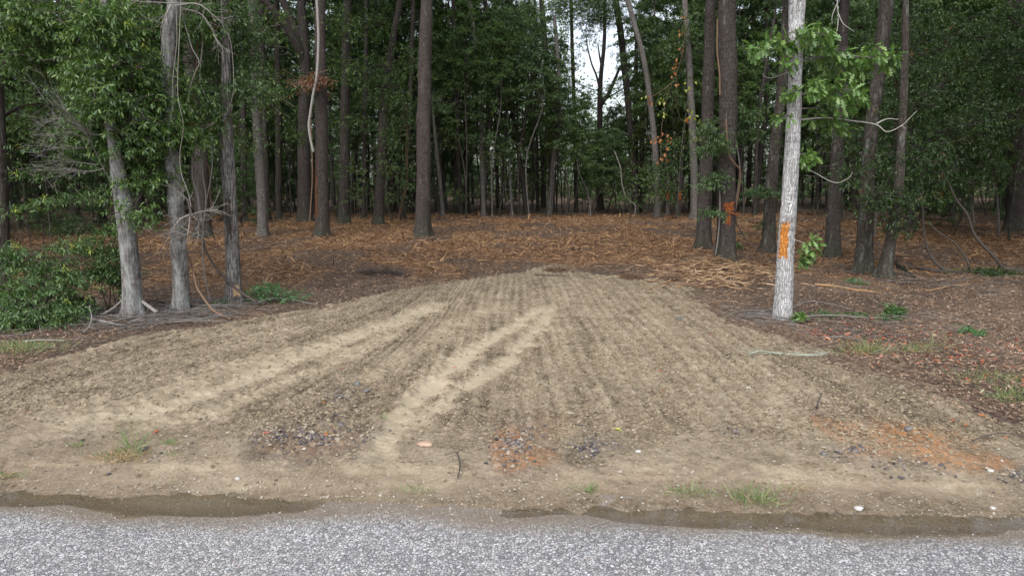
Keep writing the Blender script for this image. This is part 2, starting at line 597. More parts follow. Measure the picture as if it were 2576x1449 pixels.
def spots(x, y, L):
    """L: (px, py, rx, ry, strength) patches in ground space"""
    o = np.zeros(x.shape)
    for px, py, rx, ry, s in L:
        c, a, b = at(px, py), at(px + rx, py), at(px, py - ry)
        d = np.hypot((x - c[0]) / (a[0] - c[0]), (y - c[1]) / (b[1] - c[1]))
        o = np.maximum(o, s * sstep(1.35, .45, d + fbm(x * 3, y * 3, 3, 29) * .9))
    return o


DARK = [(790, 1125, 170, 48, 1.25), (860, 1020, 60, 45, .6), (1300, 1145, 100, 55, 1.1), (1490, 1150, 80, 45, .8), (700, 1120, 90, 40, .6),
        (2150, 1160, 130, 30, .6), (2300, 1200, 120, 25, .6), (2560, 1210, 70, 30, .8), (2100, 1070, 60, 40, .3), (1850, 1110, 60, 20, .4),
        (430, 1165, 90, 25, .35), (210, 1110, 70, 25, .3)]
CLAY = [(2270, 1130, 170, 42, 1.15), (2400, 1175, 130, 25, .9), (2120, 1095, 80, 25, .7), (1275, 1145, 46, 40, .85), (1355, 1160, 46, 26, .75),
        (800, 1135, 110, 28, .28), (1380, 1110, 60, 30, .3)]
BROWN = [(2070, 1050, 110, 45, .9), (2150, 1085, 90, 35, .8), (40, 1110, 90, 40, .6), (320, 1160, 260, 40, .6), (2330, 960, 110, 35, .8), (2520, 1010, 160, 60, .9),
         (1330, 1110, 120, 40, .5), (1560, 1085, 160, 20, .4), (1900, 1240, 200, 40, .5), (60, 940, 90, 22, .8), (460, 1135, 160, 30, .5), (600, 1200, 260, 22, .7), (1150, 1212, 300, 18, .6), (1750, 1215, 220, 28, .7), (250, 1195, 220, 22, .7), (1900, 1250, 160, 24, .9), (120, 1150, 120, 30, .7), (2150, 1235, 200, 18, .5)]


# road -------------------------------------------------------------
def tensor(xs, ys):
    X, Y = np.meshgrid(xs, ys)
    nx, ny = len(xs), len(ys)
    i, j = np.meshgrid(np.arange(ny - 1), np.arange(nx - 1), indexing='ij')
    a = i * nx + j
    return X.ravel(), Y.ravel(), np.stack([a, a + 1, a + 1 + nx, a + nx], -1).reshape(-1, 4)


def graded(a, b, step, end, grow=1.12):
    """even steps inside a..b, growing steps out to +-end"""
    core = list(np.arange(a, b + step / 2, step))
    hi, s = [core[-1]], step
    while hi[-1] < end[1]:
        s *= grow
        hi.append(hi[-1] + s)
    lo, s = [core[0]], step
    while lo[-1] > end[0]:
        s *= grow
        lo.append(lo[-1] - s)
    return np.array(lo[:0:-1] + core + hi[1:])


def attr(ns, name):
    a = ns.new('ShaderNodeAttribute')
    a.attribute_name = name
    return a.outputs['Fac']


def road_material():
    m, ns, ls = nodes('chip_seal')
    tc = ns.new('ShaderNodeTexCoord')
    co = tc.outputs['Object']
    wob = noise_node(ns, ls, co, 60, 2)
    mv = ns.new('ShaderNodeMix'); mv.data_type = 'VECTOR'; mv.inputs[0].default_value = .008
    ls.new(co, mv.inputs[4]); ls.new(wob.outputs['Color'], mv.inputs[5])
    vs = []
    for f in ('DISTANCE_TO_EDGE', 'F1'):
        v = ns.new('ShaderNodeTexVoronoi')
        v.feature = f
        v.inputs['Scale'].default_value = 50
        ls.new(mv.outputs[1], v.inputs['Vector'])
        vs.append(v)
    sp = ns.new('ShaderNodeSeparateColor')
    ls.new(vs[1].outputs['Color'], sp.inputs[0])
    stone = ramp(ns, [(0, (.27, .272, .28)), (.2, (.40, .402, .412)), (.45, (.52, .523, .54)), (.56, (.50, .45, .435)), (.68, (.56, .555, .55)), (.85, (.62, .622, .64)), (1, (.74, .742, .76))])
    ls.new(sp.outputs[0], stone.inputs[0])
    edge = ramp(ns, [(.03, (0, 0, 0)), (.12, (1, 1, 1))])
    ls.new(vs[0].outputs['Distance'], edge.inputs[0])
    sunk = mathn(ns, ls, 'GREATER_THAN', sp.outputs[1], .16)
    big = noise_node(ns, ls, co, .9, 4)
    fine = noise_node(ns, ls, co, 260, 3)
    mask = mathn(ns, ls, 'MULTIPLY', edge.outputs[0], mathn(ns, ls, 'ADD', mathn(ns, ls, 'MULTIPLY', sunk, .6), .4))
    c = mixc(ns, ls, mask, (.155, .154, .165), stone.outputs[0])
    c = mixc(ns, ls, mathn(ns, ls, 'MULTIPLY', fine.outputs['Fac'], .35), c, (.62, .61, .62), 'MULTIPLY')
    c = mixc(ns, ls, mathn(ns, ls, 'MULTIPLY', mathn(ns, ls, 'SUBTRACT', 1.05, big.outputs['Fac'], clamp=True), .7), c, (.62, .62, .63), 'MULTIPLY')
    # mud washed over the stones near the verge
    mudf = attr(ns, 'mud')
    mf = mathn(ns, ls, 'ADD', mudf, mathn(ns, ls, 'MULTIPLY', mathn(ns, ls, 'SUBTRACT', big.outputs['Fac'], .5), .7), clamp=True)
    mudc = ramp(ns, [(.3, (.17, .14, .11)), (.7, (.33, .28, .215))])
    ls.new(fine.outputs['Fac'], mudc.inputs[0])
    keep = mathn(ns, ls, 'MULTIPLY', mf, mathn(ns, ls, 'SUBTRACT', 1.0, mathn(ns, ls, 'MULTIPLY', mask, .30)), clamp=True)
    c = mixc(ns, ls, keep, c, mudc.outputs[0])
    c = mixc(ns, ls, mathn(ns, ls, 'MULTIPLY', mudf, .8, clamp=True), c, (.74, .71, .68), 'MULTIPLY')
    hgt = mathn(ns, ls, 'MULTIPLY', mask, mathn(ns, ls, 'ADD', mathn(ns, ls, 'MULTIPLY', sp.outputs[2], .5), .6))
    finish(ns, ls, c, .55, hgt, .7, .008, .4)
    return m


xs = graded(-6, 6, .08, (-400, 400), 1.25)
Yl = np.array([-60, -30, -15, -8, -4, -2, 0, 1.0, 2.0, 2.6] + list(np.arange(3.0, 4.75, .03)))
ROAD_S = Yl - 4.5
X, T, Q = tensor(xs, ROAD_S)
Y = T + road_edge(X)
Z = base_h(X, Y) + .004 + fbm(X * 1.2, Y * 1.2, 3, 5) * .012 * sstep(-4, -.5, T)
Z = np.where(T > .12, Z - .05 * sstep(.12, .22, T), Z)
mud = np.clip(1.25 * sstep(-.58, -.12, T + fbm(X * .8, Y * .8, 3, 8) * .40), 0, 1)
road = link('road', mesh('road', np.stack([X, Y, Z], -1), [Q], road_material(), smooth=True, attrs={'mud': mud}))
tag(road, 'grey chip seal road surface with worn edge', None, None, 'structure')


# forest floor ------------------------------------------------------
def clearing(x, y):
    """how much shredded wood lies at a place"""
    a = sstep(13.5, 17.5, y + .12 * x * (x < 0) * -1 + fbm(x * .35, y * .35, 3, 41) * 3) * sstep(56, 44, y + fbm(x * .3, y * .3, 2, 42) * 5)
    side = sstep(26, 19, np.abs(x - 1.5))
    bare = sstep(.05, .28, fbm(x * .55 + 3, y * .30, 4, 43) + .06)
    return a * side, bare


def soil_material():
    m, ns, ls = nodes('forest_floor')
    tc = ns.new('ShaderNodeTexCoord')
    co = tc.outputs['Object']
    n1 = noise_node(ns, ls, co, 26, 6, .7)
    n2 = noise_node(ns, ls, co, 1.1, 4, .6)
    vo = ns.new('ShaderNodeTexVoronoi'); vo.inputs['Scale'].default_value = 20; ls.new(co, vo.inputs['Vector'])
    sp = ns.new('ShaderNodeSeparateColor'); ls.new(vo.outputs['Color'], sp.inputs[0])
    f = mathn(ns, ls, 'ADD', mathn(ns, ls, 'MULTIPLY', n1.outputs['Fac'], .75), mathn(ns, ls, 'MULTIPLY', sp.outputs[0], .3))
    lit = ramp(ns, [(.3, (.045, .031, .025)), (.5, (.12, .086, .063)), (.66, (.21, .155, .112)), (.82, (.32, .245, .18))])
    ls.new(f, lit.inputs[0])
    wood = ramp(ns, [(.3, (.08, .045, .03)), (.5, (.20, .118, .07)), (.68, (.35, .225, .13)), (.85, (.50, .35, .21))])
    ls.new(f, wood.inputs[0])
    bare = ramp(ns, [(.35, (.042, .031, .025)), (.75, (.13, .094, .073))])
    ls.new(f, bare.inputs[0])
    c = mixc(ns, ls, attr(ns, 'wood'), lit.outputs[0], wood.outputs[0])
    bm = mathn(ns, ls, 'MULTIPLY', attr(ns, 'bare'), mathn(ns, ls, 'ADD', n2.outputs['Fac'], .35), clamp=True)
    c = mixc(ns, ls, bm, c, bare.outputs[0])
    finish(ns, ls, c, .95, f, .9, .03, .15)
    return m


xs = graded(-13, 13, .11, (-600, 600), 1.09)
ys = np.concatenate([[-60, -20, -5, 0, 2, 3, 3.6], np.arange(4.0, 22, .10), graded(22, 22.2, .14, (22, 900), 1.05)[1:]])
X, Y, Q = tensor(xs, np.unique(ys))
Z = base_h(X, Y) + fbm(X * 2.2, Y * 2.2, 4, 21) * .06 * sstep(5.2, 8, Y)
s_ = Y - road_edge(X)
Z = np.where(s_ < .25, Z - .12 * sstep(.25, .05, s_), Z)      # tucked under the road
Z = Z - .14 * sstep(.25, .7, fan_sd(X, Y))                     # and under the sandy fill
wood, bare = clearing(X, Y)
right_soil = spots(X, Y, [(2150, 760, 260, 24, .75), (2050, 770, 150, 20, .6), (1000, 690, 70, 16, 1), (1150, 690, 160, 14, .8), (640, 690, 200, 40, .5),
                          (1500, 612, 220, 12, 1), (1470, 583, 90, 5, 1.2), (1350, 640, 200, 10, .6), (1000, 640, 200, 12, .6), (2350, 940, 120, 30, .5), (1850, 725, 120, 18, .7)])
ground = link('ground', mesh('ground', np.stack([X, Y, Z], -1), [Q], soil_material(), smooth=True,
                             attrs={'wood': wood * (1 - .75 * np.clip(bare, 0, 1)), 'bare': np.clip(np.maximum(right_soil, bare * .75 * (Y < 60)), 0, 1)}))
tag(ground, 'brown forest floor of leaf litter and shredded wood', None, None, 'structure')


def gz(x, y):
    """height of the walkable surface (forest floor or fill)"""
    x, y = np.atleast_1d(np.asarray(x, float)), np.atleast_1d(np.asarray(y, float))
    g0 = base_h(x, y) + fbm(x * 2.2, y * 2.2, 4, 21) * .06 * sstep(5.2, 8, y)
    s = fan_sd(x, y)
    return np.where(s > -.4, np.maximum(g0 - .14 * sstep(.25, .7, s), fill_z(x, y)), g0)


FX = None


def fill_z(x, y):
    """height of the sandy fill's own surface"""
    if FX is None:
        return base_h(x, y) + fan_lift(fan_sd(x, y))
    i = np.clip(np.searchsorted(FX, x) - 1, 0, len(FX) - 2)
    j = np.clip(np.searchsorted(FY, y) - 1, 0, len(FY) - 2)
    u = np.clip((x - FX[i]) / (FX[i + 1] - FX[i]), 0, 1)
    v = np.clip((y - FY[j]) / (FY[j + 1] - FY[j]), 0, 1)
    return (FZ[j, i] * (1 - u) + FZ[j, i + 1] * u) * (1 - v) + (FZ[j + 1, i] * (1 - u) + FZ[j + 1, i + 1] * u) * v


def fan_lift(s):
    return -.06 + .085 * sstep(-.35, .9, s)


# sandy fill --------------------------------------------------------
def sand_material():
    m, ns, ls = nodes('sandy_fill')
    tc = ns.new('ShaderNodeTexCoord')
    co = tc.outputs['Object']
    n1 = noise_node(ns, ls, co, 36, 7, .8, .3)
    n2 = noise_node(ns, ls, co, 2.4, 4, .6)
    n3 = noise_node(ns, ls, co, 9, 5, .65)
    n4 = noise_node(ns, ls, co, 17, 6, .75)
    brk = ramp(ns, [(.40, (.25, .25, .25)), (.58, (1, 1, 1))])
    ls.new(n4.outputs['Fac'], brk.inputs[0])
    rough = ramp(ns, [(.31, (.08, .062, .042)), (.42, (.21, .168, .116)), (.55, (.335, .277, .198)), (.75, (.475, .414, .325))])
    f = mathn(ns, ls, 'ADD', mathn(ns, ls, 'MULTIPLY', n1.outputs['Fac'], .6), mathn(ns, ls, 'MULTIPLY', n3.outputs['Fac'], .4))
    f = mathn(ns, ls, 'ADD', f, mathn(ns, ls, 'MULTIPLY', mathn(ns, ls, 'SUBTRACT', n2.outputs['Fac'], .5), .35))
    f = mathn(ns, ls, 'ADD', f, mathn(ns, ls, 'MULTIPLY', attr(ns, 'furrow_tone'), .16))
    ls.new(f, rough.inputs[0])
    smooth = ramp(ns, [(.3, (.335, .278, .195)), (.6, (.42, .358, .263)), (.85, (.50, .44, .34))])
    ls.new(f, smooth.inputs[0])
    c = mixc(ns, ls, attr(ns, 'track'), rough.outputs[0], smooth.outputs[0])
    vo = ns.new('ShaderNodeTexVoronoi'); vo.inputs['Scale'].default_value = 34; ls.new(co, vo.inputs['Vector'])
    sp = ns.new('ShaderNodeSeparateColor'); ls.new(vo.outputs['Color'], sp.inputs[0])
    for name, a, b in (('brown', (.14, .095, .07), (.31, .235, .18)), ('dark', (.05, .042, .042), (.22, .18, .15)), ('clay', (.30, .12, .04), (.60, .27, .10))):
        r = ramp(ns, [(.35, a), (.7, b)])
        ls.new(f, r.inputs[0])
        k = mathn(ns, ls, 'MULTIPLY', attr(ns, name), mathn(ns, ls, 'ADD', mathn(ns, ls, 'MULTIPLY', n3.outputs['Fac'], 1.1), .1 if name != 'dark' else .12), clamp=True)
        k = mathn(ns, ls, 'MULTIPLY', k, brk.outputs[0])
        c = mixc(ns, ls, k, c, r.outputs[0])
    wet = mathn(ns, ls, 'MULTIPLY', attr(ns, 'wet'), mathn(ns, ls, 'ADD', mathn(ns, ls, 'MULTIPLY', n2.outputs['Fac'], 1.6), .1), clamp=True)
    c = mixc(ns, ls, mathn(ns, ls, 'MULTIPLY', wet, .8), c, (.72, .68, .67), 'MULTIPLY')
    fl = mathn(ns, ls, 'SUBTRACT', 1.0, mathn(ns, ls, 'MULTIPLY', attr(ns, 'track'), .75))
    bh = mathn(ns, ls, 'MULTIPLY', f, fl)
    finish(ns, ls, c, .9, bh, 1.0, .035, .15)
    return m


ys = [4.1]
while ys[-1] < 20.5:
    ys.append(ys[-1] + .0135 + .0016 * (ys[-1] - 4.1))
ys = np.array(ys)
xs = graded(-4.6, 4.6, .016, (-15, 15), 1.012)
X, Y, Q = tensor(xs, ys)
sd = fan_sd(X, Y)
s_ = Y - road_edge(X)
track = np.zeros(X.shape)
for pts, w, st in TRW:
    d, tt = line_d(X, Y, pts)
    track = np.maximum(track, st * sstep(w * 1.15, w * .2, d + fbm(X * 4, Y * 4, 4, 33) * .16) * (.72 + .5 * np.clip(fbm(X * 1.4, Y * 1.4, 3, 34) + .3, 0, .6) + .12) * sstep(0, .06, tt) * sstep(1.0, .8, tt))
th = R(24) * sstep(-.6, -3.2, X)
u = X * np.cos(th) - (Y - 6) * np.sin(th) + fbm(X * .5, Y * .25, 2, 61) * .22
along = X * np.sin(th) + (Y - 6) * np.cos(th)
fur = vnoise(u / .07, along * .5, 61) * 1.2 + np.sin(u * 2 * np.pi / .16 + 2.5 * vnoise(u * .7, along * .3, 62)) * .42
up = sstep(.7, 1.5, s_)
furk = up * (1 - track * .85) * (.45 + .9 * np.clip(fbm(X * .6, Y * .3, 2, 71) + .5, 0, 1))
nz = fbm(X * 9, Y * 9, 3, 51)
cl = np.clip(fbm(X * 24, Y * 24, 3, 52) + .08, 0, 1)
treads = np.sin((Y * .9 + X * .35) * 2 * np.pi / .06) * .0026 * track
furrow_tone = np.clip((-.24 + fur * .44 + fbm(u * 1.1, along * .16, 3, 66) * .42 + fbm(u * 5.5, along * .8, 3, 67) * .5) * up, -.8, .6) * (1 - track)  # sand tone: darker in furrow hollows and along streaks, off the tracks
brown, clay, dark = np.maximum(spots(X, Y, BROWN), .95 * sstep(.75, -.10, sd + nz * .6 + fbm(X * .8, Y * .8, 2, 91) * .5) * sstep(.8, 1.6, s_)), spots(X, Y, CLAY), spots(X, Y, DARK)
Z = base_h(X, Y) + fan_lift(sd) + furk * fur * .017 + nz * .024 * (1 - .8 * track) * (.4 + .6 * up) + cl * .042 * (1 - track) * (.25 + .75 * up) - track * .030 + .022 * np.clip(4 * track * (1 - track), 0, 1) * (nz + .6) + treads + dark * cl * .03
Z = np.where(s_ < .35, base_h(X, Y) + .014 + (nz * .016 + fbm(X * 2.2, Y * 2.2, 3, 57) * .022), Z) * sstep(.0, .35, s_) + (base_h(X, Y) + .030 * sstep(-.24, -.02, s_ + fbm(X * 1.1, Y * 1.1, 3, 59) * .10) - .016 + nz * .012) * (1 - sstep(.0, .35, s_))
FX, FY, FZ = xs, ys, Z.reshape(len(ys), len(xs)).copy()
keepv = (sd > -.45) & (s_ > -.22)
wet = sstep(.62, .02, s_ + fbm(X * 1.5, Y * 1.5, 3, 58) * .35)
kq = keepv[Q].all(1)
Q = Q[kq]
used, inv = np.unique(Q, return_inverse=True)
Q = inv.reshape(-1, 4)
g_ = lambda a: a[used]
fill = link('dirt_driveway', mesh('dirt_driveway', np.stack([g_(X), g_(Y), g_(Z)], -1), [Q], sand_material(), smooth=True,
                                  attrs={'furrow_tone': g_(furrow_tone), 'track': g_(track), 'brown': g_(brown), 'clay': g_(clay), 'dark': g_(dark), 'wet': g_(wet)}))
tag(fill, 'fresh sandy dirt driveway apron with tyre tracks', None, None, 'structure')
del X, Y, Q, Z


# puddle ------------------------------------------------------------
def water_material():
    m, ns, ls = nodes('muddy_water')
    tc = ns.new('ShaderNodeTexCoord')
    nz = noise_node(ns, ls, tc.outputs['Object'], 9, 3)
    b = ns.new('ShaderNodeBump'); b.inputs['Strength'].default_value = .05; b.inputs['Distance'].default_value = .01
    ls.new(nz.outputs['Fac'], b.inputs['Height'])
    fr = ns.new('ShaderNodeFresnel'); fr.inputs[0].default_value = 1.33
    ls.new(b.outputs[0], fr.inputs['Normal'])
    tr = ns.new('ShaderNodeBsdfTransparent'); tr.inputs[0].default_value = (.90, .87, .80, 1)
    df = ns.new('ShaderNodeBsdfDiffuse'); df.inputs[0].default_value = (.36, .31, .23, 1)
    gl = ns.new('ShaderNodeBsdfGlossy'); gl.inputs['Roughness'].default_value = .02
    ls.new(b.outputs[0], gl.inputs['Normal'])
    a = ns.new('ShaderNodeMixShader')
    ls.new(mathn(ns, ls, 'MULTIPLY', attr(ns, 'depth'), 11.0, clamp=True), a.inputs[0])
    ls.new(tr.outputs[0], a.inputs[1]); ls.new(df.outputs[0], a.inputs[2])
    c = ns.new('ShaderNodeMixShader')
    ls.new(mathn(ns, ls, 'MULTIPLY', fr.outputs[0], mathn(ns, ls, 'MULTIPLY', attr(ns, 'depth'), 220.0, clamp=True)), c.inputs[0]); ls.new(a.outputs[0], c.inputs[1]); ls.new(gl.outputs[0], c.inputs[2])
    o = ns.new('ShaderNodeOutputMaterial'); ls.new(c.outputs[0], o.inputs[0])
    return m


wm = water_material()
for x0, x1, lev in ((-9, -.85, -.0085), (-.80, 9, -.0085)):
    xs, ts = np.arange(x0, x1, .03), np.linspace(-.62, .32, 48)
    X, T, Q = tensor(xs, ts)
    w = tag(link('puddle', mesh('puddle', np.stack([X, T + road_edge(X), np.full(X.shape, lev)], -1), [Q], wm, attrs={'depth': np.clip(lev - base_h(X, T + road_edge(X)) - .003, 0, .03)})), 'shallow muddy puddle along the road edge', None, None, 'structure')


# ------------------------------------------------------------------ trees
class Trunk:
    """a stem through a list of points; surface radius wobbles and flares at the root"""

    def __init__(self, pts, rad, seed, flare=.45, wob=.07, lump=0.0):
        self.P = np.asarray(pts, float)
        self.r = np.asarray(rad, float)
        self.z = self.P[:, 2]
        self.seed, self.flare, self.wob, self.lump = seed, flare, wob, lump
        n = len(self.P)
        sp = smooth_path(self.P, 8)
        self.sz, self.sx, self.sy = sp[:, 2], sp[:, 0], sp[:, 1]
        self.sr = np.interp(self.sz, self.z, self.r)

    def centre(self, z):
        return np.interp(z, self.sz, self.sx), np.interp(z, self.sz, self.sy)

    def R(self, th, z):
        r = np.interp(z, self.sz, self.sr)
        c, s = np.cos(th), np.sin(th)
        w = fbm(c * 1.3 + 7 * self.seed, s * 1.3 + z * .9, 3, self.seed) * self.wob * 2
        w = w + vnoise(c * 3.5 + self.seed, s * 3.5 + z * 2.5, self.seed + 4) * self.wob
        lob = .6 + .5 * np.sin(th * 5 + self.seed) * .6 + .4 * np.sin(th * 3 + self.seed * 2.1) * .6
        fl = self.flare * np.exp(-np.clip(z, -.1, 9) / (.9 * self.r[0] + .06)) * np.clip(lob, .1, 2)
        lp = self.lump * np.exp(-((np.mod(z + self.seed * .37, 1.7) - .85) / .16) ** 2) * np.clip(np.cos(th - self.seed - np.floor(z / 1.7) * 2), 0, 1)
        return r * (1 + w + fl + lp)

    def shell(self, th, z, off=0.0):
        r = self.R(th, z) + off
        cx, cy = self.centre(z)
        return np.stack([cx + r * np.cos(th), cy + r * np.sin(th), z], -1)

    def mesh(self, name, mat, segs=18, dz=.12):
        z0, z1 = self.z[0] - .25, self.z[-1]
        nz = max(8, int((z1 - z0) / dz))
        zz = np.linspace(z0, z1, nz)
        th = np.linspace(0, 2 * np.pi, segs, endpoint=False)
        TH, ZZ = np.meshgrid(th, zz)
        V = self.shell(TH.ravel(), ZZ.ravel())
        i, j = np.meshgrid(np.arange(nz - 1), np.arange(segs), indexing='ij')
        a, b = i * segs + j, i * segs + (j + 1) % segs
        return mesh(name, V, [np.stack([a, b, b + segs, a + segs], -1).reshape(-1, 4)], mat, smooth=True)

    def patch(self, name, th0, th1, z0, z1, mat, rag=.5, off=.004, sd=1, parent=None, nt=26, nz=60):
        """a ragged skin on the stem (paint, scar)"""
        th, z = np.linspace(th0, th1, nt), np.linspace(z0, z1, nz)
        TH, ZZ = np.meshgrid(th, z)
        u = (TH - (th0 + th1) / 2) / ((th1 - th0) / 2)
        v = (ZZ - (z0 + z1) / 2) / ((z1 - z0) / 2)
        e = np.maximum(np.abs(u), np.abs(v)) + rag * (fbm(TH * 9 + sd, ZZ * 14, 3, sd) + .6 * vnoise(TH * 30, ZZ * 26, sd + 2) + .2)
        V = self.shell(TH.ravel(), ZZ.ravel(), off)
        i, j = np.meshgrid(np.arange(nz - 1), np.arange(nt - 1), indexing='ij')
        a = (i * nt + j).ravel()
        Q = np.stack([a, a + 1, a + 1 + nt, a + nt], -1)
        Q = Q[(e.ravel()[Q] < 1).all(1)]
        used, inv = np.unique(Q, return_inverse=True)
        return link(name, mesh(name, V[used], [inv.reshape(-1, 4)], mat, smooth=True), parent)


def limb_path(g, start, az, length, rise, droop, n=6, wig=.08):
    t = np.linspace(0, 1, n)[:, None]
    d = np.array([math.cos(az), math.sin(az), 0])
    P = np.array(start) + d * length * t + np.array([0, 0, 1]) * (rise * t - droop * t * t) * length
    P[1:] += g.normal(0, wig * length / n, (n - 1, 3))
    return P


def leafy_limbs(mb, g, limbs, twigs, L, W, kind, k=6, m_leaf=1, twig_len=(.3, .8), per=3, twig_tubes=False, t0=.3, spread=1.0, droop=.2, m_alt=None, p_alt=0.0):
    """leaf sprigs on short twigs along each limb path"""
    C, A = [], []
    for P in limbs:
        n = max(2, int(twigs * g.uniform(.7, 1.3)))
        for t in g.uniform(t0, 1, n):
            f = t * (len(P) - 1)
            i = min(int(f), len(P) - 2)
            p = P[i] * (1 - f + i) + P[i + 1] * (f - i)
            ax = norm(P[i + 1] - P[i])
            d = norm(ax * .5 + g.normal(0, .6, 3) * np.array([1, 1, .45]) + np.array([0, 0, .1]))
            ln = g.uniform(*twig_len) * (1.15 - .5 * t)
            e = p + d * ln + np.array([0, 0, -droop * ln])
            if twig_tubes:
                mb.tube(np.array([p, (p + e) / 2 + np.array([0, 0, .06 * ln]), e]), [.008, .003], 0, 4)
            for q in range(per):
                s = (q + 1) / per
                C.append(p * (1 - s) + e * s + g.normal(0, .05, 3))
                A.append(norm(d + g.normal(0, .5, 3)))
    C, A = np.array(C), np.array(A)
    if m_alt is not None and p_alt > 0:
        sel = g.random(len(C)) < p_alt
        if sel.any():
            sprigs(mb, C[sel], A[sel], k, L, W, kind, m_alt, g, spread)
        C, A = C[~sel], A[~sel]
    sprigs(mb, C, A, k, L, W, kind, m_leaf, g, spread)


def crown_mesh(name, seed, n_limbs, z1, rad, twigs, L, W, mats, shape='dome', kind='far', k=6, rise=(.3, .7), per=3, stem=.10, z0=0.0, twig_len=(.3, .8)):
    """limbs on a leader rising from the origin; slot 0 bark, slot 1 leaf"""
    g = np.random.default_rng(seed)
    mb = MB()
    lead = np.array([[0, 0, 0], [g.normal(0, .12), g.normal(0, .12), z1 * .35], [g.normal(0, .25), g.normal(0, .25), z1 * .7], [g.normal(0, .3), g.normal(0, .3), z1]])
    lp = smooth_path(lead, 4)
    mb.tube(lp, [stem, stem * .6, .02], 0, 6)
    limbs = [lp[len(lp) // 2:]]
    for i in range(n_limbs):
        t = z0 + (1 - z0) * (i + g.uniform(0, 1)) / n_limbs
        f = t * (len(lp) - 1)
        j = min(int(f), len(lp) - 2)
        p = lp[j] * (1 - f + j) + lp[j + 1] * (f - j)
        prof = {'dome': math.sin(math.pi * min(.98, .15 + t * .8)) ** .7, 'column': .75 + .25 * math.sin(t * 9), 'cone': 1.05 - .8 * t, 'fan': .3 + .9 * t}[shape]
        ln = rad * prof * g.uniform(.65, 1.2)
        P = limb_path(g, p, i * 2.4 + g.uniform(-.5, .5), ln, g.uniform(*rise), g.uniform(.1, .5))
        mb.tube(P, [stem * .45 * (1.1 - .6 * t), .006], 0, 5)
        limbs.append(P)
    leafy_limbs(mb, g, limbs, twigs, L, W, kind, k, 1, per=per, twig_len=twig_len)
    return mb.mesh(name, mats)


LB, DB = M['bark_brown'], M['bark_dark']
TALL = [crown_mesh('tall_crown', 100 + i, 32, 10, 3.8, 26, .19, .44, [DB, M['leaf_far'] if i % 2 else M['leaf_cool']], 'dome', rise=(.35, .8), stem=.09) for i in range(4)]
UNDER = [crown_mesh('understory_crown', 120 + i, 34, 7.0, 2.3, 22, .14, .42, [DB, [M['leaf_far'], M['leaf_cool'], M['leaf_fresh']][i % 3]], ['dome', 'column', 'cone', 'dome', 'column'][i % 5],
                     rise=(-.1, .5), stem=.05) for i in range(5)]
WISPY = [crown_mesh('wispy_crown', 140 + i, 18, 5.0, 1.6, 12, .12, .42, [DB, [M['leaf_far'], M['leaf_cool']][i % 2]], 'column', rise=(0, .6), stem=.03) for i in range(3)]

seed_n = [0]


def tree(name, px, mat, label, cat='tree', group=None, top=None, crown=None, crown_scale=1.0, extend=4.0, flare=.75, wob=.07, lump=0.0, segs=18, dz=.12, Y=None):
    """px: rows (px, py, width in photo pixels) from the foot up; the stem stands at the depth of its foot"""
    seed_n[0] += 1
    s = seed_n[0]
    g = np.random.default_rng(1000 + s)
    b = at(px[0][0], px[0][1])
    Y = Y or b[1]
    z0 = float(gz(b[0], b[1])[0])
    pts, rad = [], []
    for i, (x, y, w) in enumerate(px):
        p = at_depth(x, y, Y)
        if i == 0:
            p[2] = z0
        pts.append(p)
        rad.append(w * .5 / F * Y / CP)
    d = pts[-1] - pts[-2]
    d = d / np.linalg.norm(d)
    d = norm(d * np.array([.6, 1, 1]))
    for q in range(2):
        pts.append(pts[-1] + d * extend / 2 + np.array([0, g.normal(0, .1), 0]))
        rad.append(rad[-1] * .86)
    root_p = np.array([pts[0][0], Y, z0])
    pts = [p - root_p for p in pts]
    t = Trunk(pts, rad, s, flare, wob, lump)
    root = thing(name, root_p, label, cat, group)
    link('trunk', t.mesh('trunk', mat, segs, dz), root)
    if crown is not None:
        c = link('crown', crown, root, pts[-1] - np.array([0, 0, .15]))
        c.rotation_euler = (0, 0, g.uniform(0, 6.28))
        c.scale = (crown_scale,) * 3
    return root, t


def local(root, P):
    return np.asarray(P) - np.array(root.location)


def pxpath(rows, Y, n=6, jig=0.0):
    P = np.array([at_depth(r[0], r[1], Y + (r[2] if len(r) > 2 else 0)) for r in rows])
    if jig:
        P = P + rng.normal(0, jig, P.shape)
    return smooth_path(P, n)


HERO = []
tc4 = lambda i: TALL[i % 4]
# foot and upward points: (px, py, width)
T1, t1 = tree('oak_tree', [(335, 803, 40), (330, 700, 43), (312, 520, 38), (296, 420, 33), (280, 320, 28), (268, 200, 24), (262, 60, 20)], M['bark_grey'],
              'leaning pale grey mottled tree with bare dead branches on its side', lump=.12, segs=28, dz=.05, extend=2, flare=.75, crown=TALL[0], crown_scale=.7)
T2, t2 = tree('oak_tree', [(456, 790, 37), (452, 640, 38), (441, 480, 36), (430, 360, 34), (424, 230, 33), (424, 90, 31), (438, 0, 28)], M['bark_grey'],
              'straight grey trunk with pale base, hung with many bare vines', lump=.08, segs=28, dz=.05, crown=TALL[1], crown_scale=.8)
T3, t3 = tree('oak_tree', [(589, 765, 37), (585, 640, 34), (578, 500, 33), (573, 420, 36), (570, 330, 28), (569, 230, 24), (569, 60, 20), (569, 0, 18)], M['bark_ridge'],
              'grey furrowed tree with dark hollow scar and orange chipped foot', segs=32, dz=.04, crown=TALL[2], crown_scale=.7)
T4, t4 = tree('pine_tree', [(511, 598, 38), (508, 480, 33), (502, 355, 32), (480, 200, 28), (462, 0, 24)], M['bark_pine'],
              'brown trunk standing behind the vines between two grey trees', crown=tc4(1))
T5, t5 = tree('pine_tree', [(661, 592, 24), (655, 440, 23), (646, 296, 21), (634, 0, 17)], M['bark_plain'], 'slim grey brown tree with mossy foot, right of the furrowed scarred tree', crown=tc4(2))
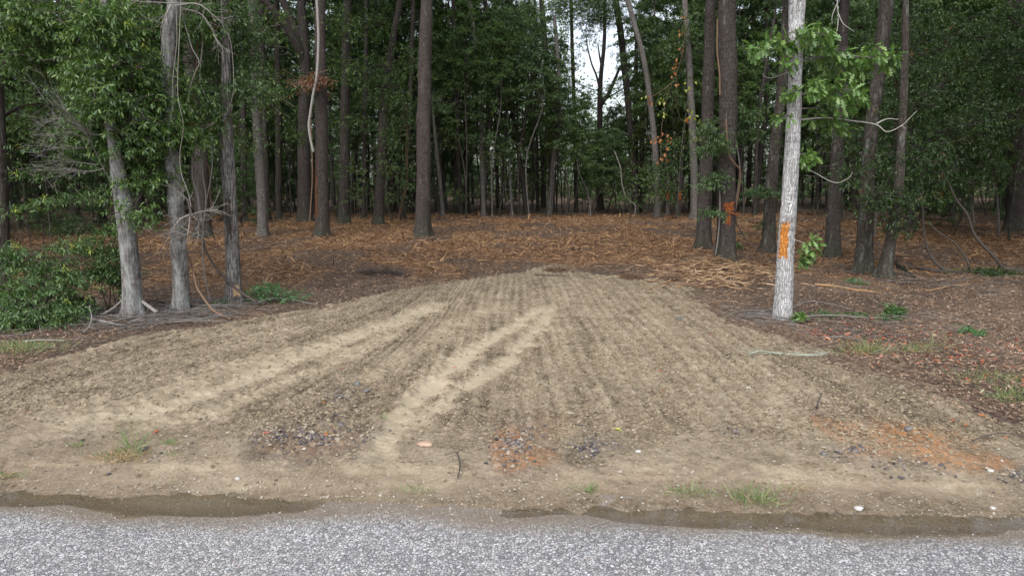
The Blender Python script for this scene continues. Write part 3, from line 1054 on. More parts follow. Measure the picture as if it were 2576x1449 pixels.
tree('pine_tree', [(672, 557, 17), (664, 300, 16), (655, 0, 14)], M['bark_dark'], 'dark tree just behind the slim mossy footed tree', crown=tc4(3))
tree('pine_tree', [(702, 551, 15), (700, 296, 14), (696, 0, 11)], M['bark_dark'], 'thin straight dark tree left of the big forked tree', crown=tc4(0))
T6, t6 = tree('oak_tree', [(768, 557, 34), (765, 420, 30), (765, 296, 28), (768, 150, 25), (757, 0, 18)], M['bark_brown'], 'big dark forked tree with two limbs arching to the left', crown=tc4(1))
T7, t7 = tree('pine_tree', [(810, 592, 33), (809, 440, 32), (808, 296, 30), (806, 120, 26), (805, 0, 24)], M['bark_pine'], 'brown trunk with rusty orange stain beside the hanging white vine', crown=tc4(2))
tree('pine_tree', [(866, 566, 27), (868, 296, 23), (873, 0, 19)], M['bark_dark'], 'dark straight tree right of the rusty stained trunk', crown=tc4(3))
T9, t9 = tree('pine_tree', [(952, 566, 25), (960, 400, 22), (968, 250, 20), (990, 90, 16), (1007, 0, 14)], M['bark_brown'], 'slender brown tree leaning right, left of the tall central trunk', crown=tc4(0))
T10, t10 = tree('pine_tree', [(1063, 590, 36), (1065, 470, 35), (1067, 296, 33), (1069, 150, 32), (1072, 60, 31), (1074, 0, 27)], M['bark_pine'],
                'tall straight brown trunk standing alone at centre of the clearing', lump=.10, segs=30, dz=.10, crown=tc4(1))
tree('sapling', [(1115, 546, 10), (1104, 430, 9), (1093, 326, 7), (1090, 290, 5)], M['bark_plain'], 'thin pale bent sapling just right of the central trunk', crown=WISPY[0], crown_scale=.6, extend=1)
T12, t12 = tree('pine_tree', [(1217, 545, 12), (1213, 400, 12), (1209, 280, 11), (1198, 130, 10), (1182, 0, 9)], M['bark_plain'], 'slim pale straight tree at clearing edge right of central trunk', crown=tc4(2))
tree('pine_tree', [(1325, 540, 12), (1310, 420, 12), (1290, 290, 11), (1265, 160, 10), (1220, 0, 9)], M['bark_brown'], 'slim brown tree leaning strongly left behind the clearing', crown=tc4(3))
tree('sapling', [(1288, 542, 7), (1283, 440, 6), (1278, 344, 5), (1276, 250, 4)], M['bark_grey'], 'thin pale sapling just left of the leaning slim brown tree', crown=WISPY[1], crown_scale=.8, extend=1)
T14, t14 = tree('pine_tree', [(1389, 536, 15), (1386, 400, 14), (1380, 237, 14), (1370, 100, 13), (1362, 0, 12)], M['bark_brown'], 'mid brown straight tree left of the open sky gap', crown=tc4(0))
tree('pine_tree', [(1353, 533, 8), (1350, 300, 7), (1345, 0, 6)], M['bark_brown'], 'very thin brown tree left of the mid brown straight tree', crown=WISPY[2], crown_scale=1.5)
T16, t16 = tree('oak_tree', [(1510, 528, 16), (1508, 400, 15), (1509, 290, 14), (1511, 200, 11), (1520, 110, 9), (1522, 0, 7)], M['bark_dark'],
                'dark forked tree silhouetted against the bright sky gap', crown=TALL[2], crown_scale=.8, extend=2)
T17, t17 = tree('pine_tree', [(1599, 536, 18), (1592, 400, 17), (1578, 237, 16), (1562, 90, 16), (1549, 0, 15)], M['bark_brown'], 'brown tree leaning left, right of the open sky gap', crown=tc4(2))
tree('pine_tree', [(1656, 548, 15), (1651, 420, 15), (1640, 290, 14), (1619, 148, 13), (1579, 0, 12)], M['bark_plain'], 'pale tree bending far left at its top, behind orange leafed vine', crown=tc4(3))
T18b, t18b = tree('sapling', [(1680, 542, 8), (1678, 400, 7), (1670, 250, 6), (1650, 100, 5)], M['bark_plain'], 'thin pale tree with small orange paint band in the background', crown=WISPY[1], crown_scale=1.2, extend=2)
T18c, t18c = tree('sapling', [(1708, 545, 8), (1714, 440, 7), (1722, 350, 5), (1726, 300, 4)], M['bark_brown'], 'thin reddish sapling between the orange banded tree and grey trunk', crown=WISPY[2], crown_scale=.7, extend=1)
T19, t19 = tree('pine_tree', [(1748, 553, 20), (1745, 420, 19), (1740, 290, 17), (1730, 110, 15), (1722, 0, 13)], M['bark_plain'], 'grey smooth trunk left of the two big orange splashed trunks', crown=tc4(0))
T20, t20 = tree('pine_tree', [(1769, 630, 36), (1774, 480, 33), (1780, 296, 29), (1785, 120, 26), (1788, 0, 24)], M['bark_pine'], 'thick brown trunk close left of the orange splashed trunk', segs=24, dz=.07, crown=tc4(1))
T21, t21 = tree('pine_tree', [(1827, 668, 48), (1826, 600, 44), (1829, 450, 42), (1831, 296, 41), (1830, 120, 42), (1829, 0, 40)], M['bark_pine'],
                'thickest brown trunk, splashed with orange paint, wood heap at its foot', segs=34, dz=.05, lump=.04, crown=tc4(2))
T22, t22 = tree('oak_tree', [(1932, 638, 33), (1938, 500, 28), (1951, 355, 25), (1968, 207, 23), (1980, 0, 20)], M['bark_lichen'], 'dark lichen spotted trunk leaning right behind the white oak', crown=tc4(3))
tree('sapling', [(1899, 545, 9), (1902, 420, 9), (1908, 296, 8), (1928, 154, 6), (1946, 60, 5)], M['bark_brown'], 'thin bent sapling left of the lichen spotted leaning trunk', crown=WISPY[0], crown_scale=1.1, extend=1)
tree('pine_tree', [(1883, 520, 12), (1888, 300, 11), (1898, 0, 9)], M['bark_dark'], 'dim trunk deep in shade right of the orange splashed trunk', crown=tc4(1))
T23, t23 = tree('white_oak', [(1969, 806, 43), (1974, 690, 41), (1981, 560, 39), (1990, 430, 37), (1997, 300, 33), (2000, 200, 31), (2003, 90, 34), (2006, 0, 37)], M['bark_white'],
                'whitish oak with orange paint stripe and pale number seven on trunk', segs=40, dz=.035, lump=.07, flare=.25, crown=TALL[3], crown_scale=.8)
T24, t24 = tree('pine_tree', [(2092, 650, 38), (2097, 540, 32), (2105, 385, 27), (2116, 200, 23), (2126, 0, 20)], M['bark_pine'], 'brown trunk with blackened foot right of the white oak', crown=tc4(0), flare=.6)
T25, t25 = tree('oak_tree', [(2172, 686, 40), (2177, 560, 35), (2185, 400, 33), (2196, 300, 31), (2214, 150, 30), (2231, 0, 31)], M['bark_lichen'], 'lichen footed oak trunk, larger and straighter of the joined pair', segs=26, dz=.07, crown=tc4(1), flare=.7)
T26, t26 = tree('oak_tree', [(2224, 700, 34), (2238, 620, 27), (2252, 540, 26), (2262, 440, 23), (2270, 300, 19), (2276, 150, 16)], M['bark_lichen'], 'smaller lichen footed oak of joined pair, leaning right with exposed roots', segs=24, dz=.06, crown=tc4(2), flare=1.0)
tree('pine_tree', [(2290, 582, 23), (2288, 355, 21), (2284, 100, 18), (2282, 0, 16)], M['bark_lichen'], 'pale blotched trunk behind the joined oak pair', crown=tc4(3))
T29, t29 = tree('pine_tree', [(2552, 585, 42), (2556, 440, 38), (2563, 296, 36), (2572, 0, 32)], M['bark_pine'], 'big brown trunk at the right edge of the view', crown=tc4(0))
tree('pine_tree', [(2532, 556, 18), (2536, 300, 16), (2540, 0, 13)], M['bark_dark'], 'dark trunk close behind the big right edge trunk', crown=tc4(1))
tree('pine_tree', [(2438, 538, 15), (2446, 430, 14), (2452, 300, 13), (2460, 0, 10)], M['bark_plain'], 'pale grey trunk in the dark wood left of right edge trunk', crown=tc4(2))
T32, t32 = tree('pine_tree', [(2366, 534, 14), (2370, 300, 13), (2376, 0, 11)], M['bark_brown'], 'dim trunk with small orange paint mark deep in right hand wood', crown=tc4(3))
tree('pine_tree', [(2147, 534, 15), (2150, 300, 13), (2154, 0, 11)], M['bark_dark'], 'dim straight trunk between blackened foot trunk and lichen oak', crown=tc4(0))
L0, l0 = tree('oak_tree', [(4, 722, 34), (6, 560, 32), (2, 400, 26), (-6, 200, 24), (-10, 0, 22)], M['bark_dark'], 'dark trunk at the left edge behind the big bush', crown=TALL[1], crown_scale=.7)
tree('pine_tree', [(92, 552, 22), (92, 300, 19), (94, 0, 16)], M['bark_dark'], 'dark trunk behind the bush near the left edge', crown=tc4(2))
tree('pine_tree', [(255, 565, 19), (252, 300, 17), (250, 0, 14)], M['bark_dark'], 'dark trunk seen left of the leaning mottled tree', crown=tc4(3))
tree('pine_tree', [(350, 570, 21), (340, 300, 18), (334, 0, 15)], M['bark_brown'], 'brown trunk close behind the leaning mottled tree', crown=tc4(0))
tree('pine_tree', [(195, 548, 14), (192, 300, 13), (188, 0, 11)], M['bark_dark'], 'slim dark trunk between two dark trunks behind the bush', crown=tc4(1))
tree('pine_tree', [(400, 556, 14), (398, 300, 13), (392, 0, 11)], M['bark_dark'], 'slim dim trunk between the two pale grey near trees', crown=tc4(2))
tree('pine_tree', [(615, 556, 14), (612, 300, 13), (606, 0, 11)], M['bark_dark'], 'slim dark trunk right of the furrowed scarred tree', crown=tc4(3))
tree('pine_tree', [(915, 550, 12), (918, 300, 11), (922, 0, 9)], M['bark_dark'], 'slim dark trunk left of the right leaning slender tree', crown=tc4(0))
tree('pine_tree', [(1015, 549, 12), (1030, 300, 11), (1040, 0, 9)], M['bark_dark'], 'slim dark trunk between the leaning tree and central trunk', crown=tc4(1))
tree('pine_tree', [(1160, 541, 10), (1150, 300, 10), (1140, 0, 8)], M['bark_dark'], 'dim slim trunk behind the thin pale bent sapling', crown=tc4(2))
tree('pine_tree', [(1450, 534, 10), (1445, 300, 9), (1436, 0, 8)], M['bark_dark'], 'dim slim trunk left of the dark silhouetted forked tree', crown=None)


# ------------------------------------------------------------------ parts of the near trees
def spray(mb, g, blobs, Ybase, L, W, kind='narrow', m_leaf=1, k=7, attach=None, per=12, tubes=True, flat=.35, m_alt=None, p_alt=0.0, size=.2, root=None):
    """flat leafy sprays filling soft ellipsoids given as (px, py, rx, ry, n sprays[, depth shift])"""
    for b in blobs:
        Y = Ybase + (b[5] if len(b) > 5 else 0)
        c = at_depth(b[0], b[1], Y)
        if root is not None:
            c = local(root, c)
        sc = Y / F
        rx, rz = b[2] * sc, b[3] * sc
        ry = max(rx, rz) * .8
        n = int(b[4])
        v = g.normal(0, 1, (n, 3))
        v = norm(v) * (g.random((n, 1)) ** (1 / 2.2))
        sub = c + v * np.array([rx, ry, rz])
        a0 = c if attach is None else np.asarray(attach)
        C, A = [], []
        for p in sub:
            d = norm(p - a0 + g.normal(0, .25, 3))
            d[2] *= .4
            d = norm(d)
            if tubes:
                st = p - d * g.uniform(.35, .8) * (size / .2)
                mb.tube(np.array([st, (st + p) / 2 + g.normal(0, .03, 3), p + d * .1]), [.008 * size / .2, .002], 0, 4)
            off = g.normal(0, size, (per, 3)) * np.array([1, 1, flat])
            C.append(p + off - np.array([0, 0, 1]) * (np.linalg.norm(off[:, :2], axis=1)[:, None] ** 2) * .5)
            A.append(norm(d + off / size * .6 + g.normal(0, .25, (per, 3))))
        C, A = np.concatenate(C), np.concatenate(A)
        if m_alt is not None and p_alt > 0:
            s = g.random(len(C)) < p_alt
            if s.any():
                sprigs(mb, C[s], A[s], k, L, W, kind, m_alt, g)
            C, A = C[~s], A[~s]
        sprigs(mb, C, A, k, L, W, kind, m_leaf, g)


G = np.random.default_rng(77)


def leafy_part(root, name, blobs, Y, L, W, mats, limbs=(), **kw):
    mb = MB()
    for rows, r in limbs:
        mb.tube(local(root, pxpath(rows, Y)), r, 0, 6)
    spray(mb, G, blobs, Y, L, W, root=root, **kw)
    return mb.build(name, mats, root)


Y1, Y2, Y3 = t1.P[0][1] + T1.location[1], T2.location[1], T3.location[1]
GL = [M['dark_stick'], M['leaf_near'], M['leaf_yellow'], M['leaf_rust']]
leafy_part(T1, 'leafy_branch', [(330, 235, 120, 70, 70), (270, 210, 50, 90, 40, -.5), (262, 60, 54, 70, 36, -.5), (240, 330, 70, 70, 36), (345, 330, 110, 60, 60), (400, 345, 90, 45, 30, .25), (365, 440, 46, 60, 24), (330, 420, 40, 50, 14, .3), (300, 160, 120, 50, 40),
                               (430, 230, 60, 80, 34, .5), (350, 60, 120, 60, 40, .8)], Y1 + .2, .085, .30, GL, k=7,
           limbs=[([(275, 320), (330, 290), (400, 250, -.2)], [.035, .01]), ([(272, 260), (240, 300, -.2), (215, 340, -.3)], [.03, .008]), ([(276, 330), (340, 350, -.2), (440, 360, -.3)], [.03, .008])], m_alt=2, p_alt=.006)
leafy_part(T1, 'leafy_branch', [(340, 530, 18, 40, 7, -.2)], Y1 - .1, .08, .3, GL, k=6)
mb = MB()


def twig_fan(mb, root, path, Y, n, L, r=.006, jig=.5, taper=True, g=G, segs=5, depth=2):
    P = local(root, pxpath(path, Y)) if root is not None else pxpath(path, Y)
    mb.tube(P, [r * 2.2, r * .6], 0, segs)
    for i in range(n):
        t = g.uniform(.25, 1)
        f = t * (len(P) - 1)
        j = min(int(f), len(P) - 2)
        p = P[j] * (1 - f + j) + P[j + 1] * (f - j)
        ax = norm(P[j + 1] - P[j])
        d = norm(ax + g.normal(0, jig, 3))
        ln = L * g.uniform(.4, 1.2)
        q = np.array([p, p + d * ln * .5 + g.normal(0, .04, 3) * ln, p + d * ln + g.normal(0, .08, 3) * ln])
        mb.tube(smooth_path(q, 3), [r * .7, r * .3], 0, 4)
        if depth > 1:
            for _ in range(3):
                tt = g.uniform(.3, .9)
                s = q[0] * (1 - tt) + q[2] * tt
                e = s + norm(d + g.normal(0, .6, 3)) * ln * .45
                mb.tube(np.array([s, e]), [r * .45, r * .2], 0, 4)


for path in ([(289, 478), (252, 408, -.2), (226, 352, -.35), (196, 309, -.5), (153, 269, -.6), (100, 246, -.7)], [(246, 415, -.2), (205, 410, -.3), (179, 408, -.4), (120, 405, -.6)],
             [(229, 359, -.3), (200, 342, -.4), (173, 332, -.5), (113, 345, -.6)], [(262, 425, -.2), (220, 432, -.4), (160, 425, -.5)], [(205, 320, -.4), (160, 300, -.5), (118, 306, -.5)],
             [(285, 335, -.1), (240, 340, -.3), (180, 320, -.5)], [(275, 345, 0), (320, 320, -.2), (335, 300, -.3)], [(235, 370, -.2), (180, 375, -.4), (130, 372, -.5)]):
    twig_fan(mb, T1, path, Y1, 13, .5, .0046)
mb.build('dead_branch', M['grey_twig'], T1)
leafy_part(T2, 'leafy_branch', [(395, 130, 40, 110, 24, .4), (520, 60, 50, 60, 22, .5), (455, 330, 40, 30, 12, -.2), (520, 290, 35, 40, 12, .3)], Y2 + .3, .085, .30, GL, k=7, m_alt=3, p_alt=.03)
mb = MB()
for path in ([(428, 622), (455, 580, -.2), (481, 542, -.35)], [(478, 545, -.35), (470, 590, -.4), (430, 580, -.5), (370, 580, -.5)], [(480, 540, -.35), (500, 560, -.4), (498, 600, -.45)],
             [(478, 540, -.3), (445, 560, -.4), (400, 640, -.5)], [(482, 540, -.3), (470, 500, -.4), (450, 490, -.5)], [(484, 540, -.3), (510, 532, -.4), (535, 530, -.4)]):
    twig_fan(mb, T2, path, Y2, 12, .32, .006, .7)
for path in ([(470, 10, -.2), (420, 8, -.4), (330, 3, -.5)], [(440, 15, -.2), (500, 12, -.4), (560, 60, -.4)], [(452, 20, -.2), (510, 40, -.3), (545, 100, -.4)], [(430, 12, -.2), (412, 50, -.3), (404, 70, -.3)]):
    twig_fan(mb, T2, path, Y2, 9, .35, .006, .6)
mb.build('dead_branch', M['dead_wood'], T2)
leafy_part(T3, 'leafy_branch', [(590, 40, 50, 70, 26), (560, 130, 30, 70, 18, .2), (610, 120, 30, 60, 18, .2), (628, 225, 30, 24, 12, -.2), (575, 225, 22, 24, 8, -.2)], Y3 + .2, .08, .26, [M['dark_stick'], M['leaf_cool'], M['leaf_yellow'], M['leaf_rust']], k=7)
t3.patch('bark_scar', R(245), R(300), 1.15, 2.0, M['bark_dark'], .5, .004, 3, T3)
t3.patch('chipped_bark', R(285), R(335), .12, .34, M['split_wood'], .35, .006, 5, T3)
# big forked tree: limbs that bend away left
mb_l = []
Y6 = T6.location[1]
for rows, r in (([(767, 160), (745, 110, -.4), (715, 60, -.6), (685, 25, -.8), (655, -6, -1), (600, -60, -1.4)], [.27, .16]), ([(766, 150), (752, 100, .4), (735, 60, .8), (722, 25, 1), (706, -8, 1.2), (680, -70, 1.5)], [.27, .17]),
                ([(768, 152), (772, 100, .5), (757, 0, .6)], [.2, .14])):
    mb = MB()
    mb.tube(local(T6, pxpath(rows, Y6)), r, 0, 10)
    mb.build('limb', M['bark_dark'], T6)
mb = MB()
spray(mb, G, [(780, 205, 40, 26, 10)], T7.location[1] - .6, .16, .25, 'narrow', 1, 5, root=T7, size=.35)
mb.build('dead_foliage', [M['brown_vine'], M['leaf_rust']], T7)
t7.patch('rusty_stain', R(200), R(258), .3, 3.2, M['rust_bark'], .9, .005, 9, T7)
Y16 = T16.location[1]
for rows, r in (([(1509, 225), (1500, 190), (1488, 160), (1478, 118), (1474, 84), (1478, 40)], [.10, .02]), ([(1512, 262), (1530, 238), (1545, 205), (1562, 168), (1590, 140)], [.2, .06]), ([(1515, 175), (1508, 140), (1504, 110)], [.1, .04]),
                ([(1516, 250), (1540, 240), (1570, 222)], [.09, .04])):
    mb = MB()
    mb.tube(local(T16, pxpath(rows, Y16)), r, 0, 7)
    mb.build('limb', M['bark_dark'], T16)

LM = [M['bark_dark'], M['leaf_fresh'], M['leaf_far'], M['leaf_rust']]
for root, blobs, dy in ((T5, [(640, 190, 40, 50, 14), (615, 70, 40, 50, 14), (690, 260, 34, 40, 10), (600, 340, 34, 40, 10), (690, 60, 30, 50, 10)], -.8), (T7, [(840, 60, 42, 60, 18), (852, 165, 40, 50, 14), (848, 300, 30, 30, 8), (730, 200, 30, 40, 10), (745, 330, 24, 40, 8), (875, 420, 20, 14, 4)], 1.2),
                        (T9, [(930, 60, 60, 50, 22), (925, 170, 60, 44, 20), (985, 225, 50, 40, 16), (1030, 140, 36, 60, 14), (960, 420, 36, 30, 8), (990, 330, 36, 40, 10), (905, 480, 30, 20, 5)], -1.0), (T12, [(1150, 60, 60, 60, 22), (1170, 190, 50, 50, 18), (1255, 120, 44, 60, 16), (1140, 340, 34, 40, 9), (1235, 400, 40, 40, 9), (1150, 480, 30, 24, 5)], -2),
                        (T14, [(1335, 70, 60, 60, 22), (1400, 30, 60, 36, 16), (1335, 240, 50, 60, 18), (1410, 330, 44, 40, 14), (1370, 440, 40, 30, 8), (1490, 4, 120, 36, 190), (1500, 46, 90, 20, 60), (1476, 100, 16, 40, 12), (1440, 140, 26, 70, 14), (1455, 215, 36, 24, 10)], -2), (T17, [(1600, 60, 40, 50, 14), (1640, 190, 40, 60, 14), (1560, 430, 34, 40, 9), (1620, 340, 40, 50, 12), (1572, 130, 18, 60, 10), (1530, 222, 40, 16, 8)], -2),
                        (T19, [(1718, 60, 40, 50, 14), (1690, 240, 36, 60, 12), (1700, 360, 30, 40, 8), (1655, 470, 36, 34, 9)], -1)):
    leafy_part(root, 'leafy_branch', blobs, root.location[1] + dy, .125, .34, LM, k=6, size=.42, m_alt=2, p_alt=.4)

# paint and number on the trunks; the side facing the camera is about 270 degrees
t23.patch('paint_mark', R(196), R(264), .98, 1.58, M['paint'], .42, .003, 2, T23, 44, 110)


def on_trunk(t, th, z, off):
    return t.shell(np.atleast_1d(th), np.atleast_1d(z), off)[0]


def strokes(t, root, name, lines, th0, z0, scale, w, mat, off):
    mb = MB()
    for ln in lines:
        P = [on_trunk(t, th0 + x * scale / .12, z0 + y * scale, off) for x, y in ln]
        mb.tube(smooth_path(P, 4) if len(P) > 2 else np.array(P), w, 0, 6)
    return mb.build(name, mat, root)


SEV = [[(-.42, 1.0), (.42, 1.0)], [(.42, 1.0), (-.10, -.95)], [(-.22, .05), (.36, .05)]]
d = strokes(t23, T23, 'number_seven', SEV, R(258), 1.80, .070, .0065, M['digit'], .006)
strokes(t23, d, 'digit_outline', SEV, R(260), 1.796, .070, .0095, M['digit_edge'], .001)
d.children[0].parent = d
for o in list(d.children):
    o.location = (0, 0, 0)
t21.patch('paint_mark', R(228), R(312), 1.36, 1.70, M['paint_old'], .9, .006, 4, T21)
T21d = t21.patch('paint_run', R(245), R(280), 1.05, 1.4, M['paint_old'], .9, .005, 14, T21)
for (rt, tt, a, b) in ((T18b, t18b, 1.0, 1.7), (T32, t32, 1.1, 1.6), (T18c, t18c, 1.0, 1.7)):
    tt.patch('paint_mark', R(180), R(360), a, b, M['paint_old'], .35, .008, 6, rt)
mb = MB()
for b in ((1778, 538), (1800, 535), (1856, 537)):
    P = at_depth(b[0], b[1], T21.location[1] - .1)
mb.tube(local(T21, pxpath([(1806, 540, -.25), (1795, 546, -.3), (1780, 540, -.3)], T21.location[1])), [.03, .01], 0, 5)
mb.build('wood_splinter', M['paint_old'], T21)
mb = MB()
mb.tube(local(T21, pxpath([(1840, 536, -.25), (1852, 540, -.3), (1860, 534, -.3)], T21.location[1])), [.03, .01], 0, 5)
mb.build('wood_splinter', M['paint_old'], T21)

# white oak: lobed leaves in drooping bunches, bare twigs
YO = T23.location[1]
for blobs in ([(1905, 125, 34, 26, 7, -.4), (1950, 100, 22, 18, 4, -.3)], [(2040, 84, 85, 24, 15, -.3), (1985, 110, 30, 22, 6, -.3)], [(2090, 125, 45, 36, 10, .1), (2130, 175, 55, 22, 9, .2)],
              [(2180, 145, 80, 24, 15, .1), (2236, 150, 26, 28, 5, 0)], [(1978, 160, 24, 18, 4, -.3), (1990, 235, 32, 18, 5, -.3)], [(2100, 228, 85, 28, 16, -.2), (2060, 222, 45, 20, 7, -.4), (2130, 262, 60, 24, 9, 0)],
              [(2065, 290, 45, 22, 6, .2), (2105, 320, 40, 20, 5, .2), (2150, 200, 30, 30, 5, .3)], [(1966, 298, 20, 12, 3, -.25)], [(2045, 394, 42, 22, 6, -.1)], [(2034, 625, 26, 34, 7, -.2), (2022, 655, 22, 16, 3, -.2)]):
    mb = MB()
    bx, by = np.mean([b[0] for b in blobs]), np.mean([b[1] for b in blobs])
    tx, ty = np.interp(by - 20, [p for p in (0, 90, 200, 300, 430, 560, 690, 806)], [2006, 2003, 2000, 1997, 1990, 1981, 1974, 1969]), by + 6
    far_ = max(blobs, key=lambda b: abs(b[0] - tx))
    mb.tube(local(T23, pxpath([(tx, ty, 0), ((tx + far_[0]) / 2, ty - 12, (far_[5]) / 2), (far_[0], far_[1], far_[5])], YO)), [.016, .004], 0, 5)
    spray(mb, G, blobs, YO, .155, .40, 'oak', 1, 6, root=T23, size=.09, per=1, flat=.6, bend=None) if False else None
    C, A = [], []
    for b in blobs:
        b = (*b[:4], int(b[4] * 1.7), b[5])
        c = local(T23, at_depth(b[0], b[1], YO + b[5]))
        v = norm(G.normal(0, 1, (b[4], 3))) * G.random((b[4], 1)) ** .5
        p = c + v * np.array([b[2], b[2] * .8, b[3]]) * YO / F
        C.append(p)
        out = np.array([math.copysign(1, bx - tx), -.3, .05])
        A.append(norm(out * .7 + v * .5 + G.normal(0, .25, (b[4], 3))))
        for q in p:
            mb.tube(np.array([q, q * .6 + c * .4 + [0, 0, .02], c]), [.003, .005], 0, 4)
    sprigs(mb, np.concatenate(C), np.concatenate(A), 7, .145, .44, 'oak', 1, G, .95, .25, .36)
    mb.build('leafy_branch', [M['bark_plain'], M['leaf_oak']], T23)
for rows, r in (([[(2015, 302, 0), (2075, 297, .1), (2148, 305, .1), (2204, 314, .0), (2231, 332, -.1), (2267, 317, -.1), (2294, 292, -.1), (2307, 279, -.1)], [(2204, 312, 0), (2231, 300, .1), (2261, 301, .1)], [(2267, 317, -.1), (2280, 325, -.1)]], [.013, .003]),
                ([[(2012, 405, 0), (2032, 424, -.1), (2055, 438, -.1), (2101, 460, -.2), (2135, 448, -.2), (2145, 432, -.2)], [(2022, 415, -.1), (2040, 434, -.15)]], [.008, .003]),
                ([[(2108, -20, .2), (2106, 0, .2), (2108, 60, .1), (2095, 103, 0), (2058, 120, -.1)], [(2108, 33, .1), (2121, 60, .1), (2148, 80, .1)], [(2106, 10, .1), (2094, 40, .1), (2093, 62, .1)]], [.009, .003]),
                ([[(1985, 600, -.15), (1998, 603, -.2), (2024, 612, -.25)]], [.008, .004]), ([[(1985, 182, -.05), (1945, 196, -.1), (1925, 194, -.2), (1918, 185, -.2)]], [.006, .003])):
    mb = MB()
    for q in rows:
        mb.tube(local(T23, pxpath(q, YO)), r, 0, 6)
    mb.build('bare_twig', M['pale_vine'], T23)

# fine foliage of the right hand trees, its shade put into darker leaf colours
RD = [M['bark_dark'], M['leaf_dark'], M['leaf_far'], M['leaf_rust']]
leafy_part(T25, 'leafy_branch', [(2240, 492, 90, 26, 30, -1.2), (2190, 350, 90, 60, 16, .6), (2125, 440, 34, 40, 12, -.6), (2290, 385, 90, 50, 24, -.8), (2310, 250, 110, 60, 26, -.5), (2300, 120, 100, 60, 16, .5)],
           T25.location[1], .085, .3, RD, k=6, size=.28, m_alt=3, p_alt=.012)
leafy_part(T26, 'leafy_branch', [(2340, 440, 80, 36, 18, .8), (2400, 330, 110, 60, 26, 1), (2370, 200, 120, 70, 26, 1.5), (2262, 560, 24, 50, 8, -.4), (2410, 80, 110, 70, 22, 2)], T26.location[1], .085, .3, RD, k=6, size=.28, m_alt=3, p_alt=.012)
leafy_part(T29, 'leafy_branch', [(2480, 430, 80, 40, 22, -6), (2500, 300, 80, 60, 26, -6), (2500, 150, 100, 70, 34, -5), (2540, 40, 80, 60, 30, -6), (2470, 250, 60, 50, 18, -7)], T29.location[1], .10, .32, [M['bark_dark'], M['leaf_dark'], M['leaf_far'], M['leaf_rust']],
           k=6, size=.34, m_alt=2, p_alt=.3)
CB = [M['bark_dark'], M['leaf_cool'], M['leaf_far']]
leafy_part(T21, 'leafy_branch', [(1800, 360, 40, 26, 12, -.5), (1786, 330, 26, 24, 8, -.5), (1868, 285, 34, 22, 12, .4), (1880, 330, 30, 18, 8, .4), (1800, 450, 30, 22, 9, -.6), (1790, 530, 14, 14, 4, -.6)], T21.location[1], .11, .26, CB, k=7, size=.2)
leafy_part(T22, 'leafy_branch', [(1915, 480, 30, 22, 9, -.5), (1975, 470, 26, 30, 9, .3), (1930, 560, 12, 20, 3, .2)], T22.location[1], .11, .28, CB, k=7, size=.2)

# far left tree: its crown hangs into the picture
leafy_part(L0, 'leafy_branch', [(70, 60, 130, 55, 52, -2), (200, 55, 110, 55, 44, -1.6), (90, 150, 120, 45, 34, -1), (230, 140, 90, 50, 28, -.6), (40, 290, 110, 80, 22, 1.5), (130, 270, 90, 70, 18, 1.5), (330, 40, 90, 60, 30, -.5)], L0.location[1], .095, .34, GL, k=7, size=.26,
           limbs=[([(-4, 170, 0), (60, 120, -.8), (150, 90, -1.5), (260, 70, -1.6)], [.05, .012]), ([(0, 300, 0), (50, 270, .6), (110, 260, 1.2)], [.04, .01])], m_alt=2, p_alt=.012)


# ------------------------------------------------------------------ vines
def vine(rows, Y, r, mat, label, name='vine', cat='vine', group=None, extra=None, n=7):
    b = at_depth(rows[0][0], rows[0][1], Y + (rows[0][2] if len(rows[0]) > 2 else 0))
    mb = MB()
    mb.tube(pxpath(rows, Y, n) - b, r, 0, 7)
    for q, rr in (extra or []):
        mb.tube(pxpath(q, Y, n) - b, rr, 0, 6)
    o = mb.build(name, mat)
    o.location = b
    return tag(o, label, cat, group)


VW, VP = M['brown_vine'], M['dead_wood']
vg = 'vines hanging between the grey trees at left'
vine([(442, -30), (442, 0), (445, 100), (435, 199), (435, 266), (425, 332), (430, 392)], Y2 - .4, .0055, VP, 'thin bare vine hanging down the front of the grey mottled trunk', group=vg)
vine([(456, -30), (455, 0), (451, 100), (447, 232), (461, 315), (453, 382), (455, 432), (472, 481), (481, 520)], Y2 - .5, .006, VP, 'long thin vine ending at the burst of dead twigs', group=vg)
vine([(455, 0), (458, 33), (481, 116), (501, 156), (491, 183), (476, 232), (478, 300)], Y2 + .2, .009, VP, 'vine with a sharp kink beside the grey mottled trunk', group=vg)
vine([(494, -30), (495, 17), (498, 100), (491, 199), (491, 239), (508, 299), (511, 382), (528, 432), (528, 481), (533, 548)], Y2 + .9, .012, VW, 'thick brown vine crossing the brown trunk behind', group=vg)
vine([(505, -30), (511, 83), (503, 199), (518, 249), (528, 332), (534, 398), (530, 448), (520, 500)], Y2 + .7, .010, VP, 'pale vine swinging right of the thick brown vine', group=vg)
vine([(505, 365), (510, 440), (518, 505), (509, 595), (513, 682), (528, 755)], Y2 + .6, .012, VP, 'pale vine reaching the ground left of the furrowed tree', group=vg)
vine([(481, 349), (483, 400), (484, 450), (496, 489), (500, 520), (508, 560)], Y2 + .5, .022, VP, 'thick short peeling vine stem beside the brown trunk', group=vg, extra=[([(495, 489), (500, 440), (512, 380), (530, 320)], [.012, .006])])
vine([(556, -30), (558, 33), (561, 66), (581, 110), (588, 216), (578, 266), (561, 305)], Y3 - .3, .006, VP, 'thin vine curling over the furrowed scarred tree', group=vg)
vine([(470, 640, .4), (478, 655, .3), (490, 700, 0), (498, 728, -.1), (531, 775, -.4), (556, 792, -.6), (583, 803, -.8)], Y2, [.016, .02], VW, 'brown bent stem arching down to the sand edge', group=vg)
